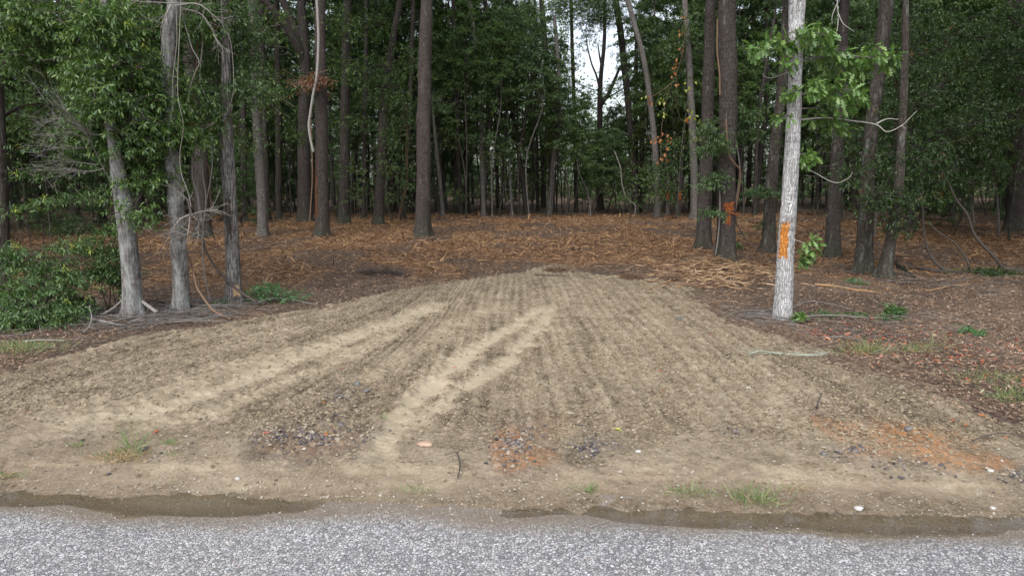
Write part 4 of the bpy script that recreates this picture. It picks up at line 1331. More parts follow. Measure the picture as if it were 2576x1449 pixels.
vine([(515, 545, .9), (511, 605, .9), (531, 655, .8), (574, 708, .6), (610, 738, .4), (645, 760, .3)], Y3 - .8, [.02, .026], M['dark_stick'], 'dark branch slanting across foot of the furrowed tree', 'fallen_branch', 'branch')
vine([(797, -30), (797, 0), (800, 60), (801, 110), (797, 190), (788, 237), (780, 290), (777, 315), (780, 345), (788, 382)], T7.location[1] - 1.2, .05, M['pale_vine'], 'thick white vine hanging free in front of the forked tree')
vine([(781, 300), (784, 360), (786, 440), (783, 500), (779, 555)], T7.location[1] - .3, .028, VW, 'thin brown vine running down beside the rusty stained trunk')
vine([(1805, 50), (1804, 123), (1806, 150), (1810, 185), (1811, 240)], T21.location[1] - .4, .022, VW, 'reddish vine hanging on the upper thickest trunk')
vine([(1826, 300, -.35), (1832, 382, -.35), (1846, 410, -.35), (1862, 432, -.2), (1858, 481, -.1), (1849, 540, 0), (1855, 570, .2)], T21.location[1], .025, VW, 'knobbly brown vine bending off the orange splashed trunk')
vine([(1852, 560, .3), (1875, 600, .2), (1900, 625, .1), (1925, 646, 0)], T21.location[1] + .5, .018, M['dark_stick'], 'thin fallen branch sloping between thickest trunk and lichen trunk', 'fallen_branch', 'branch')
vine([(1808, 440, -.4), (1811, 520, -.4), (1806, 600, -.35), (1800, 640, -.3)], T21.location[1], .018, VP, 'thin pale stem standing against the orange splashed trunk')
vine([(1545, 380), (1560, 420), (1566, 470), (1578, 500), (1598, 517), (1596, 545)], 44.0, .035, VP, 'thin pale crooked sapling stem in front of the dark wood', 'sapling', 'sapling')
vine([(1020, 258), (1024, 340), (1022, 400), (1024, 450), (1012, 510), (1003, 548)], 42.0, [.09, .10], VW, 'thin brown crooked snag left of the central trunk', 'dead_sapling', 'sapling')

# stems leaning in the right hand wood
vine([(2316, 400, .5), (2319, 462, .4), (2324, 578, .2), (2334, 628, .1), (2354, 661, 0), (2390, 690, -.2)], 17.2, [.02, .035], M['dark_stick'], 'dark curved stem bowing down right of the joined oaks', 'bent_sapling', 'sapling')
vine([(2370, 430, .6), (2387, 462, .5), (2407, 505, .4), (2433, 539, .3), (2450, 588, .2), (2473, 618, .1), (2503, 648, 0), (2525, 680, 0)], 17.4, [.02, .045], M['dark_stick'], 'long dark crooked stem leaning down to the right', 'bent_sapling', 'sapling')
vine([(2340, 560, .5), (2354, 579, .4), (2404, 615, .3), (2433, 655, .1), (2442, 690, 0)], 17.0, [.018, .03], M['dark_stick'], 'thin middle stem between two bowed stems at right', 'bent_sapling', 'sapling')
vine([(2160, 615, .6), (2180, 640, .3), (2190, 655, .2)], 18.6, .02, M['dark_stick'], 'short thin branch leaning on the larger lichen oak', 'fallen_branch', 'branch')

# vine with orange leaves
b = at_depth(1720, 20, 22.0)
ov = thing('leafy_vine', b, 'slender hanging vine with orange and yellow green leaves', 'vine')
mb = MB()
for rows in ([(1730, -30), (1727, 60), (1715, 140), (1700, 190), (1676, 250, .2), (1664, 330, .2), (1662, 400, .2)], [(1703, 190), (1700, 250, .1), (1712, 300, .1), (1735, 310, .1)], [(1690, 210), (1655, 235), (1628, 250)], [(1735, 290), (1738, 340, -.1), (1742, 380, -.1)]):
    mb.tube(pxpath(rows, 22.0) - b, .007, 0, 5)
mb.build('stem', VW, ov)
for nm, mt, pts in (('orange_leaves', 'leaf_orange', [(1722, 40), (1712, 75), (1714, 82), (1712, 120), (1703, 160), (1703, 168), (1695, 183), (1694, 178), (1632, 250), (1634, 256), (1655, 345), (1648, 352), (1663, 340), (1672, 337), (1682, 350),
                                                                    (1686, 358), (1683, 374), (1669, 388), (1664, 400), (1660, 405), (1671, 395), (1727, 298), (1729, 306), (1762, 320), (1768, 316), (1764, 345), (1757, 352), (1700, 215), (1641, 356)]),
                    ('green_leaves', 'leaf_yellow', [(1625, 238), (1662, 252), (1672, 254), (1666, 284), (1671, 286), (1728, 215), (1738, 213), (1723, 228), (1730, 270), (1738, 276), (1743, 282), (1728, 297), (1745, 296), (1752, 294), (1760, 298)])):
    mb = MB()
    P = np.array([at_depth(x, y, 22.0 + G.normal(0, .12)) for x, y in pts for _ in range(2)]) - b + G.normal(0, .05, (len(pts) * 2, 3))
    V, Q = leaves(P, norm(G.normal(0, .5, P.shape) + [0, -.3, -.8]), G.uniform(.08, .13, len(P)), .06, 'round', .3, .2, norm(np.array([0, -1, .4]) + G.normal(0, .5, P.shape)), G)
    mb.add(V, Q, 0, False)
    mb.build(nm, M[mt], ov)


# ------------------------------------------------------------------ shrubs and saplings near the camera
def shrub(name, loc, blobs, Y, L, W, mats, label, cat='shrub', stems=8, k=7, size=.16, spread=.5, alt=0.0, group=None):
    r = thing(name, loc, label, cat, group)
    mb = MB()
    for i in range(stems):
        b = blobs[i % len(blobs)]
        e = local(r, at_depth(b[0] + G.uniform(-.6, .6) * b[2], b[1] + G.uniform(-.5, .3) * b[3], Y + (b[5] if len(b) > 5 else 0) + G.normal(0, .15)))
        s = np.array([G.uniform(-spread, spread), G.uniform(-.2, .3), -.05])
        lo_ = min(1.0, size / .16)
        mb.tube(smooth_path([s, s * .6 + e * .4 + G.normal(0, .06, 3) * lo_ + [0, 0, .15 * (lo_ > .9)], e], 4), [.013 * lo_ ** 2, .004 * lo_], 0, 5)
    mb.build('stem', M['dark_stick'], r)
    mb = MB()
    spray(mb, G, blobs, Y, L, W, root=r, k=k, size=size, m_alt=2 if alt else None, p_alt=alt, tubes=True)
    mb.build('foliage', mats, r)
    return r


BM = [M['dark_stick'], M['leaf_bush'], M['leaf_yellow']]


def gp(px, py):
    p = at(px, py)
    return np.array([p[0], p[1], float(gz(p[0], p[1])[0])])


p = gp(80, 815)
shrub('shrub', p, [(60, 745, 95, 56, 42), (115, 670, 66, 40, 16, .5), (40, 650, 56, 34, 13, .4), (110, 792, 85, 32, 36, -.3), (20, 802, 60, 28, 24, -.3), (155, 745, 46, 44, 18, .2), (195, 615, 50, 16, 8, .6), (185, 695, 26, 20, 6, .3)],
      p[1], .085, .24, BM, 'big green bush of narrow leaves at the left edge', stems=16, alt=.018, spread=.6)
p = gp(112, 770)
shrub('sapling', p, [(110, 430, 70, 22, 4), (100, 505, 90, 16, 6), (190, 500, 60, 16, 4), (30, 525, 40, 16, 4), (60, 390, 30, 20, 1), (230, 480, 40, 12, 2)], p[1], .085, .2, BM, 'tall sparse sapling rising above the big left bush', 'sapling', stems=5, alt=.02, spread=.15)
p = gp(285, 790)
shrub('shrub', p, [(270, 630, 34, 30, 14), (290, 690, 26, 40, 12), (235, 680, 40, 26, 12), (300, 715, 12, 16, 4), (275, 590, 14, 20, 4)], p[1] + .1, .08, .26, BM, 'small leafy shrub hugging the leaning mottled tree', stems=7, spread=.15)
p = gp(225, 590)
shrub('shrub', p, [(210, 575, 90, 24, 26), (130, 555, 80, 30, 22), (300, 560, 30, 20, 8)], p[1], .12, .28, [M['dark_stick'], M['leaf_far'], M['leaf_yellow']], 'low dark shrub in shade behind the leaning mottled tree', stems=8, size=.35)
p = gp(695, 765)
shrub('weed', p, [(672, 735, 34, 22, 9), (725, 745, 36, 16, 8), (640, 748, 22, 10, 3)], p[1], .055, .34, [M['dark_stick'], M['leaf_weed'], M['leaf_yellow']], 'bright green weed patch right of the furrowed tree', 'weed', stems=6, size=.12, alt=.01)
p = gp(548, 772)
shrub('weed', p, [(548, 764, 24, 10, 6)], p[1], .05, .34, [M['dark_stick'], M['leaf_weed']], 'small green weed left of the furrowed tree foot', 'weed', stems=3, size=.09)
p = gp(2020, 815)
shrub('oak_seedling', p, [(2022, 803, 16, 8, 1)], p[1], .13, .42, [M['dark_stick'], M['leaf_oak']], 'tiny oak seedling at the white oak foot', 'seedling', stems=1, k=5, size=.05, spread=.03)
for c, lab in (((2068, 790, 22, 10, 7), 'low dark green weed nearest the white oak'), ((2140, 792, 24, 6, 5), 'flat low green weed among red leaves'), ((2256, 780, 26, 16, 10), 'tallest green weed clump on the leaf litter at right'),
               ((2238, 796, 60, 8, 8), 'creeping green weed in front of the tallest weed clump'), ((2440, 832, 16, 8, 4), 'small bright weed alone on leaf litter at far right'),
               ((2150, 708, 18, 5, 3), 'tiny bright weed beneath the lichen oak'), ((1850, 620, 12, 12, 4), 'green weed behind the thickest trunk')):
    p = gp(c[0], c[1] + c[3])
    shrub('weed', p, [(c[0], c[1], c[2], c[3], c[4])], p[1], .045 * p[1] / 10, .36, [M['dark_stick'], M['leaf_weed' if 'bright' in lab else 'leaf_bush']], lab, 'weed', stems=3, size=.08, spread=.06)
p = gp(2480, 690)
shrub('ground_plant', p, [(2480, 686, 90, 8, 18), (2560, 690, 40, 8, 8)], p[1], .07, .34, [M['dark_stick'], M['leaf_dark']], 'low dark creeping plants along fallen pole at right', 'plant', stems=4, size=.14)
for rows, lab, m in (([(985, 360, 36, 34, 20), (1010, 300, 34, 26, 14), (1018, 440, 30, 40, 16), (985, 490, 34, 20, 12), (970, 320, 40, 24, 12)], 'leafy sapling left of the tall central trunk', 'leaf_cool'),
                     ([(1105, 266, 26, 18, 10), (1085, 250, 20, 14, 6)], 'small leaf spray right of the central trunk', 'leaf_cool'),
                     ([(1012, 250, 40, 26, 14), (940, 250, 50, 30, 16), (900, 300, 30, 30, 10), (862, 410, 26, 12, 6)], 'leafy understory tree beside the right leaning tree', 'leaf_far'),
                     ([(1700, 130, 40, 60, 18), (1665, 470, 40, 40, 16), (1640, 420, 34, 30, 12), (1690, 410, 26, 24, 8)], 'leafy sapling behind the orange leafed vine', 'leaf_far'),
                     ([(1585, 440, 24, 60, 6), (1570, 500, 20, 14, 4)], 'sparse green sapling before the dark wood', 'leaf_near')):
    p = gp(rows[0][0], 553)
    shrub('sapling', p, rows, p[1], .14, .36, [M['dark_stick'], M[m]], lab, 'sapling', stems=5, size=.4, spread=.1, k=6)

# ------------------------------------------------------------------ the wood behind
g = np.random.default_rng(5)
PROT = []
for i in range(7):
    h = [9, 11, 13, 10, 12, 8, 14][i]
    r = [.13, .17, .2, .11, .15, .09, .22][i]
    a, c = g.normal(0, .35, 2), g.normal(0, .5, 2)
    PROT.append((Trunk([(0, 0, 0), (a[0] * .4, a[1] * .4, h * .3), (a[0], a[1], h * .6), (a[0] + c[0], a[1] + c[1], h)], [r, r * .85, r * .75, r * .6], 50 + i).mesh('trunk', [M['bark_dark'], M['bark_brown'], M['bark_plain']][i % 3], 10, .5), (a[0] + c[0], a[1] + c[1], h)))
POLE = []
for i in range(6):
    h = [5, 6.5, 8, 5.5, 7, 9][i]
    r = [.03, .045, .055, .035, .05, .06][i]
    a, c = g.normal(0, .3, 2), g.normal(0, .5, 2)
    POLE.append((Trunk([(0, 0, 0), (a[0], a[1], h * .4), (c[0], c[1], h * .75), (c[0] + a[0], c[1] + a[1], h)], [r, r * .9, r * .7, r * .5], 70 + i, flare=.1).mesh('trunk', [M['bark_brown'], M['bark_plain'], M['bark_dark']][i % 3], 6, .6), (c[0] + a[0], c[1] + a[1], h)))


def in_gap(x, y, px0=1420, px1=1600):
    p = px_of(x, y)[0]
    return px0 < p < px1


def back_tree(name, proto, x, y, label, group, crown, cs, rz, drop=.0, ts=1.0, cat='tree'):
    z = float(base_h(np.array([x]), np.array([y]))[0])
    o = thing(name, (x, y, z), label, cat, group, rz)
    tr = link('trunk', proto[0], o)
    tr.scale = (1, 1, ts)
    if crown is not None:
        c = link('crown', crown, o, (proto[1][0] * (1 - drop), proto[1][1] * (1 - drop), proto[1][2] * ts * (1 - drop)))
        c.scale = (cs,) * 3
        c.rotation_euler = (0, 0, rz * 3.1)


placed = [tuple(at(*p)) for p in ((335, 803), (456, 790), (589, 765), (661, 592), (768, 557), (810, 592), (952, 566), (1063, 590), (1769, 630), (1827, 668), (2092, 650), (2172, 686), (2552, 585))]


def free(x, y, d):
    if any((x - a) ** 2 + (y - b) ** 2 < d * d for a, b in placed):
        return False
    placed.append((x, y))
    return True


n = 0
while n < 230:
    y = 46 + 50 * g.random() ** 1.2
    x = g.uniform(-.92, .92) * y
    if not free(x, y, 1.7) or in_gap(x, y, 1430, 1560):
        continue
    gap = in_gap(x, y, 1350, 1650)
    pr = PROT[g.integers(7)]
    side = 'left' if x < -12 else 'right' if x > 16 else 'middle'
    back_tree('forest_tree', pr, x, y, {'left': 'tall dim trunk among many, deep in the wood at left', 'right': 'tall dim trunk among many, deep in the wood at right', 'middle': 'tall dim trunk among many, behind the clearing'}[side],
              'tall trees deep in the wood, ' + side, None if gap else TALL[g.integers(4)], g.uniform(.75, 1.15), g.uniform(0, 6.28), .12)
    n += 1
n = 0
while n < 165:
    k = g.random()
    if k < .62:
        y = 47 + 40 * g.random(); x = g.uniform(-.9, .9) * y
    elif k < .8:
        y = g.uniform(27, 47); x = -g.uniform(.36, .95) * y
        if (y < 36 and x > -14) or g.random() < .45: continue
    else:
        y = g.uniform(25, 47); x = g.uniform(.45, .98) * y
    if not free(x, y, 1.1):
        continue
    gap = in_gap(x, y, 1400, 1600)
    pr = POLE[g.integers(6)]
    side = 'left' if x < -12 else 'right' if x > 16 else 'middle'
    ts = g.uniform(.35, .95) * (.7 if gap else 1)
    back_tree('understory_tree', pr, x, y, {'left': 'leafy understory tree in the shaded wood at left', 'right': 'leafy understory tree in the shaded wood at right', 'middle': 'leafy understory tree behind the clearing'}[side],
              'understory trees, ' + side, UNDER[g.integers(5)], g.uniform(.7, 1.15) * (.75 if gap else 1), g.uniform(0, 6.28), .25, ts)
    n += 1
n = 0
while n < 85:
    y = g.uniform(42.5, 56)
    x = g.uniform(-.42, .34) * y
    p = px_of(x, y)[0]
    if (1000 < p < 1130 and y < 46) or not free(x, y, .9):
        continue
    gap = in_gap(x, y, 1425, 1580)
    ts = g.uniform(.95, 1.5) * (.5 if gap else 1)
    back_tree('understory_tree', POLE[g.integers(6)], x, y, 'leafy understory tree along the back edge of the clearing', 'understory trees, back edge', UNDER[g.integers(5)], g.uniform(.55, .95) * (.8 if gap else 1), g.uniform(0, 6.28), .22, ts)
    n += 1
n = 0
while n < 105:
    y = 46 + 40 * g.random() ** 1.3
    x = g.uniform(-.85, .85) * y
    if not free(x, y, .5):
        continue
    side = 'left' if x < -12 else 'right' if x > 16 else 'middle'
    back_tree('thin_sapling', POLE[g.integers(6)], x, y, {'left': 'bare thin pole sapling in the dark wood at left', 'right': 'bare thin pole sapling in the dark wood at right', 'middle': 'bare thin pole sapling at the dark back of the clearing'}[side],
              'thin pole saplings, ' + side, WISPY[g.integers(3)] if g.random() < .35 and not in_gap(x, y) else None, g.uniform(.6, 1), g.uniform(0, 6.28), .3, g.uniform(.6, 1.1), 'sapling')
    n += 1

# low leafy growth that closes the view between the side trunks
n = 0
while n < 34:
    y = g.uniform(33, 62)
    k = g.random() < .55
    x = -g.uniform(.36, .86) * y if k else g.uniform(.42, .9) * y
    if not free(x, y, 1.2):
        continue
    w_ = 'left' if k else 'right'
    back_tree('low_bush', POLE[g.integers(6)], x, y, 'low leafy bush in the dark wood at ' + w_, 'low bushes, ' + w_, UNDER[g.integers(5)], g.uniform(.4, .62), g.uniform(0, 6.28), .6, .12, 'bush')
    n += 1

n = 0
while n < 46:
    y = g.uniform(58, 92)
    x = g.uniform(-.42, .55) * y
    if not free(x, y, 1.2):
        continue
    back_tree('low_bush', POLE[g.integers(6)], x, y, 'low leafy bush in the gloom behind the clearing', 'low bushes, middle', UNDER[g.integers(5)], g.uniform(.45, .75), g.uniform(0, 6.28), .6, .12, 'bush')
    n += 1

# unseen trees added beside the view to keep side light out of the wood
for sd_ in (-1, 1):
    n = 0
    while n < 34:
        y = g.uniform(9, 62)
        x = sd_ * (.86 * y + 3 + 16 * g.random())
        if not free(x, y, 2.2):
            continue
        w_ = 'left' if sd_ < 0 else 'right'
        back_tree('forest_tree', PROT[g.integers(7)], x, y, 'tall dim trunk among many, deep in the wood at ' + w_, 'tall trees deep in the wood, ' + w_, TALL[g.integers(4)], g.uniform(.9, 1.3), g.uniform(0, 6.28), .3)
        n += 1
    n = 0
    while n < 18:
        y = g.uniform(14, 55)
        x = sd_ * (.88 * y + 1 + 6 * g.random())
        if not free(x, y, 1.2):
            continue
        w_ = 'left' if sd_ < 0 else 'right'
        back_tree('understory_tree', POLE[g.integers(6)], x, y, 'leafy understory tree in the shaded wood at ' + w_, 'understory trees, ' + w_, UNDER[g.integers(5)], g.uniform(.9, 1.2), g.uniform(0, 6.28), .4, g.uniform(.4, .8))
        n += 1

# the far wood that closes the view, one mass
nf = 560000
xx = g.uniform(-150, 150, nf)
yy = g.uniform(95, 150, nf)
zz = g.random(nf) ** 1.1 * 40
pp = 1288 + F * xx / (yy * CP)
top = 33 + 8 * vnoise(xx * .12, yy * .03, 91) + 6 * vnoise(xx * .5, yy * .1, 92)
top = np.where((pp > 1425) & (pp < 1570), 17 + 4 * vnoise(xx * .3, yy * .1, 93), top)
dens = vnoise(xx * .35, zz * .35 + yy * .1, 94) + .5 * vnoise(xx * .9, zz * .9, 95)
ok = (zz < top) & (dens > np.interp(zz, [8, 12, 18, 32], [-9, -.22, -.06, .06]))
P = np.stack([xx, yy, zz], -1)[ok]
V, Q = leaves(P, g.normal(0, 1, P.shape) * [1, 1, .5], g.uniform(.4, .7, len(P)), .26, 'far', g=g)
mb = MB()
mb.add(V, Q, 0, False)
for i in range(260):
    y = g.uniform(96, 140); x = g.uniform(-1, 1) * y
    if in_gap(x, y): continue
    mb.tube(np.array([[x, y, -.5], [x + g.normal(0, .4), y, 8], [x + g.normal(0, .8), y, 18]]), [.2, .1], 1, 5)
fw = mb.build('distant_forest', [M['leaf_far'], M['bark_dark']])
tag(fw, 'dense dark wood closing the view behind the trees', None, None, 'stuff')

# ------------------------------------------------------------------ litter, chips, clods
def scatter_blades(name, n, sampler, Lr, Wr, mat, label, kind='far', lift=.012, tilt=.25, bend=.25, seed=1, fold=.3, keep=None):
    g = np.random.default_rng(seed)
    x, y = sampler(g, n)
    if keep is not None:
        k = keep(x, y, g)
        x, y = x[k], y[k]
    n = len(x)
    z = gz(x, y) + g.random(n) * lift
    L = g.uniform(0, 1, n) ** 2 * (Lr[1] - Lr[0]) + Lr[0]
    L = L * np.clip(y / 14, .8, 1.5)
    D = np.stack([g.normal(0, 1, n), g.normal(0, 1, n), g.normal(0, tilt, n)], -1)
    up = norm(np.array([0, 0, 1.0]) + g.normal(0, tilt * 1.4, (n, 3)))
    V, Q = leaves(np.stack([x, y, z], -1) - norm(D) * L[:, None] * .5 * [1, 1, 0], D, L, g.uniform(*Wr, n) * np.clip(y / 12, .9, 2.2) if Wr[1] < .05 else L * g.uniform(*Wr, n), kind, bend, fold, up, g)
    mb = MB()
    mb.add(V, Q, 0, False)
    o = mb.build(name, mat)
    return tag(o, label, None, None, 'stuff')


def samp(y0, y1, p=1.0, w=.82):
    def f(g, n):
        y = y0 + (y1 - y0) * g.random(n) ** p
        return g.uniform(-w, w, n) * y, y
    return f


edge_ok = lambda x, y, g: fan_sd(x, y) + .0 < -.04 + .55 * g.random(len(x)) ** 4
off_fan = lambda x, y, g: fan_sd(x, y) < -.02
def chip_keep(x, y, g):
    w, b = clearing(x, y)
    return (g.random(len(x)) < w * (1 - .8 * np.clip(b, 0, 1)) + .04) & edge_ok(x, y, g)
def litter_keep(x, y, g):
    w, b = clearing(x, y)
    return (g.random(len(x)) < 1 - .75 * w) & edge_ok(x, y, g)


scatter_blades('mulch', 230000, samp(12, 50, 1.15, .78), (.05, .36), (.008, .022), M['chips'], 'shredded orange brown wood chips over the clearing', 'far', .03, .22, .12, 201, .4, chip_keep)
scatter_blades('leaf_litter', 190000, samp(6, 32, 1.35, .8), (.04, .10), (.18, .30), M['litter'], 'brown fallen leaf litter on the forest floor', 'far', .015, .3, .4, 202, .5, litter_keep)


def straw_keep(x, y, g):
    w, b = clearing(x, y)
    return (g.random(len(x)) < w * (1 - .9 * np.clip(b, 0, 1)) * sstep(19, 27, y + fbm(x * .3, y * .3, 3, 88) * 7)) & (fan_sd(x, y) < -.3)


scatter_blades('wood_straw', 52000, samp(18, 50, .95, .75), (.05, .26), (.006, .013), M['straw'], 'bright golden shreds of wood across the far clearing', 'far', .05, .3, .12, 207, .4, straw_keep)


def red_zone(g, n):
    c = g.integers(0, 3, n)
    px = np.where(c == 0, g.normal(2120, 110, n), np.where(c == 1, g.normal(2300, 150, n), g.normal(2480, 120, n)))
    py = np.where(c == 0, g.normal(840, 22, n), np.where(c == 1, g.normal(862, 30, n), g.normal(900, 45, n)))
    P = np.array([at(a, b) for a, b in zip(px, py)])
    return P[:, 0], P[:, 1]


scatter_blades('red_leaf_scatter', 420, red_zone, (.06, .11), (.28, .40), M['leaf_red'], 'red and orange fallen leaves around the white oak', 'round', .03, .3, .3, 203, .3, off_fan)
mb_t = MB()
g = np.random.default_rng(9)
def twig_zone(px, py, sx, sy, n, L, mat_r=.006):
    for i in range(n):
        a = at(g.normal(px, sx), min(g.normal(py, sy), 900))
        if fan_sd(np.array([a[0]]), np.array([a[1]]))[0] > .15: continue
        ln = L * g.uniform(.3, 1.3); th = g.normal(0, .9)
        d = np.array([math.cos(th), math.sin(th)]) * ln / 2
        z0, z1 = gz(a[0] - d[0], a[1] - d[1])[0], gz(a[0] + d[0], a[1] + d[1])[0]
        lf = g.uniform(.005, .09, 2)
        mb_t.tube(smooth_path([[a[0] - d[0], a[1] - d[1], z0 + lf[0]], [a[0] + g.normal(0, .05 * ln), a[1] + g.normal(0, .05 * ln), (z0 + z1) / 2 + lf.mean() + .02], [a[0] + d[0], a[1] + d[1], z1 + lf[1]]], 3), [mat_r * g.uniform(.5, 1.4), mat_r * .4], 0, 5)
twig_zone(420, 800, 110, 20, 190, .9, .007); twig_zone(250, 830, 130, 28, 90, .6, .005); twig_zone(620, 775, 90, 14, 50, .6); twig_zone(500, 720, 150, 40, 70, .6, .006)
twig_zone(1920, 805, 50, 12, 60, .6); twig_zone(2100, 830, 160, 22, 80, .6, .005); twig_zone(2350, 700, 150, 25, 90, .9, .008); twig_zone(2400, 840, 150, 40, 60, .4, .004)
tag(mb_t.build('twig_debris', M['grey_twig']), 'scattered grey twigs around the tree feet', None, None, 'stuff')
# heap of split wood at the foot of the thickest trunk
mb_t = MB()
for i in range(760):
    px, py = g.normal(1795, 75), g.normal(690, 20)
    a = at(px, py)
    h = .24 * math.exp(-((px - 1800) / 60) ** 2 - ((py - 680) / 18) ** 2)
    ln = g.uniform(.15, .8); th = g.normal(.2, .8); e = g.normal(0, .22)
    c = np.array([a[0], a[1], gz(*a)[0] + h * g.random() + .02])
    d = np.array([math.cos(th) * math.cos(e), math.sin(th) * math.cos(e), math.sin(e)]) * ln / 2
    mb_t.tube(np.array([c - d, c + g.normal(0, .012, 3), c + d]), [.004, g.uniform(.006, .02), .003], 0, 4)
tag(mb_t.build('splintered_wood', M['heap_wood']), 'heap of pale splintered wood at the thickest trunk', None, None, 'stuff')


def lump(g, n):
    """n squashed irregular lumps of eight faces, unit size"""
    base = np.array([[1, 0, 0], [-1, 0, 0], [0, 1, 0], [0, -1, 0], [0, 0, .8], [0, 0, -.8]], float)
    V = base[None] * g.uniform(.55, 1.25, (n, 6, 1)) + g.normal(0, .14, (n, 6, 3))
    th = g.uniform(0, 6.28, n)
    c, s = np.cos(th)[:, None], np.sin(th)[:, None]
    x, y = V[..., 0] * c - V[..., 1] * s, V[..., 0] * s + V[..., 1] * c
    V = np.stack([x, y, V[..., 2] * g.uniform(.5, .9, (n, 1))], -1)
    T = np.array([[0, 2, 4], [2, 1, 4], [1, 3, 4], [3, 0, 4], [2, 0, 5], [1, 2, 5], [3, 1, 5], [0, 3, 5]])
    return V, T[None] + (np.arange(n) * 6)[:, None, None]


def scatter_lumps(name, x, y, size, mat, label, g, smooth=False, sink=.25):
    V, T = lump(g, len(x))
    z = fill_z(x, y)
    V = V * size[:, None, None] + np.stack([x, y, z + size * (.5 - sink)], -1)[:, None]
    mb = MB()
    mb.add(V.reshape(-1, 3), T.reshape(-1, 3), 0, smooth)
    return tag(mb.build(name, mat), label, None, None, 'stuff')


def ontrack(x, y):
    t = np.zeros(x.shape)
    for pts, w, st in TRW:
        d, tt = line_d(x, y, pts)
        t = np.maximum(t, st * sstep(w * 1.1, w * .5, d))
    return t


n = 190000
y = 4.7 + 14 * g.random(n) ** 1.5
x = g.uniform(-.8, .8, n) * y
s_ = y - road_edge(x)
k = (fan_sd(x, y) > -.1) & (g.random(n) > ontrack(x, y) * .93) & (g.random(n) < .12 + .88 * sstep(.6, 1.4, s_)) & (g.random(n) < .35 + .9 * sstep(-.1, .25, fbm(x * 1.2, y * .6, 3, 77)))
x, y = x[k], y[k]
scatter_lumps('soil_clods', x, y, .003 + .018 * g.random(len(x)) ** 3.4 + .0006 * y * g.random(len(x)), M['clod'], 'crumbs and clods of sandy soil on the driveway', g)
n = 2600
y = 4.5 + 12 * g.random(n) ** 1.7
x = g.uniform(-.8, .8, n) * y
k = (fan_sd(x, y) > -.1) & (g.random(n) > ontrack(x, y) * .8)
x, y = x[k], y[k]
scatter_lumps('pebbles', x, y, .005 + .014 * g.random(len(x)) ** 3, M['pebble'], 'small pale pebbles lying on the sandy driveway', g, True, .3)


def patch_points(L, n):
    P = []
    w = np.array([l[2] * l[3] * l[4] for l in L]); w = w / w.sum()
    for l, c in zip(L, (w * n).astype(int)):
        for _ in range(c):
            r, th = abs(g.normal(0, .62)), g.uniform(0, 6.28)
            P.append(at(l[0] + l[2] * r * math.cos(th), l[1] + l[3] * r * math.sin(th)))
    return np.array(P)


P = patch_points(DARK, 3000)
k = fbm(P[:, 0] * 3, P[:, 1] * 3, 3, 29) < .2
P = P[k]
scatter_lumps('asphalt_rubble', P[:, 0], P[:, 1], .003 + .026 * g.random(len(P)) ** 3.4, M['asphalt_chunk'], 'broken black asphalt crumbs and stone in patches', g, False, .25)
sx = g.uniform(-4.8, 4.8, 4500)
sy = road_edge(sx) + g.normal(.02, .22, 4500) + .1 * vnoise(sx * 2, sx * 0, 98)
k = sy > road_edge(sx) - .5
V, T = lump(g, k.sum())
sz = .003 + .010 * g.random(k.sum()) ** 2.5
V = V * sz[:, None, None] + np.stack([sx[k], sy[k], np.maximum(base_h(sx[k], sy[k]) + .006, np.where(sy[k] > road_edge(sx[k]) - .2, fill_z(sx[k], sy[k]), -9))], -1)[:, None]
mb = MB(); mb.add(V.reshape(-1, 3), T.reshape(-1, 3), 0, True)
tag(mb.build('loose_gravel', M['pebble']), 'loose gravel along the road edge', None, None, 'stuff')


# ------------------------------------------------------------------ single things on the ground
def rock(px, py, w, mat, label, flat=.6, seed=1):
    import bmesh
    bm = bmesh.new()
    bmesh.ops.create_icosphere(bm, subdivisions=3, radius=1)
    a = at(px, py)
    r = w * .5 / F * math.hypot(a[1], CAM_H)
    for v in bm.verts:
        c = v.co
        q = 1 + .35 * float(fbm(np.array([c.x * 1.1 + seed]), np.array([c.y * 1.1 + c.z + seed]), 3, seed)[0])
        v.co = Vector((c.x * q * r, c.y * q * r * .8, c.z * q * r * flat))
    me = bpy.data.meshes.new('stone')
    bm.to_mesh(me); bm.free()
    me.materials.append(mat)
    me.polygons.foreach_set('use_smooth', [True] * len(me.polygons))
    o = link('stone', me, None, (a[0], a[1], float(gz(*a)[0]) + r * flat * .45))
    return tag(o, label, 'stone')


rock(1072, 1143, 38, M['pink_stone'], 'flat pinkish tan stone between the two asphalt patches', .32, 3)
rock(2160, 1280, 21, M['white_stone'], 'pale stone beside the puddle at right', .55, 5)
rock(2490, 1208, 15, M['white_stone'], 'small pale stone near the orange clay patch edge', .6, 6)
rock(1712, 810, 26, M['dark_stone'], 'flat grey stone high on the sandy driveway', .3, 7)
rock(899, 992, 17, M['dark_stone'], 'dark blue grey asphalt lump above the left asphalt patch', .8, 8)
rock(922, 1010, 16, M['dark_stone'], 'second dark lump just right of the blue grey lump', .6, 9)
rock(858, 1095, 20, M['dark_stone'], 'dark lump at the top of the left asphalt patch', .6, 10)
rock(598, 1212, 12, M['white_stone'], 'small white pebble on mud right of the dry grass', .7, 11)
rock(2283, 1105, 20, M['dark_stone'], 'dark lump at the top of the orange clay patch', .6, 12)
rock(2070, 1166, 16, M['dark_stone'], 'bluish lump left of the orange clay patch', .6, 13)
rock(2498, 1280, 14, M['white_stone'], 'white pebble by the puddle at the right side', .6, 14)
rock(1850, 1370, 18, M['white_stone'], 'grey white stone lying in the mud beside grass tuft', .5, 15) if False else None
rock(1882, 1000, 14, M['pebble'], 'tan pebble under the pale dead twig', .6, 16)
rock(1605, 1160, 16, M['white_stone'], 'pale flake stone right of the right asphalt patch', .4, 17)


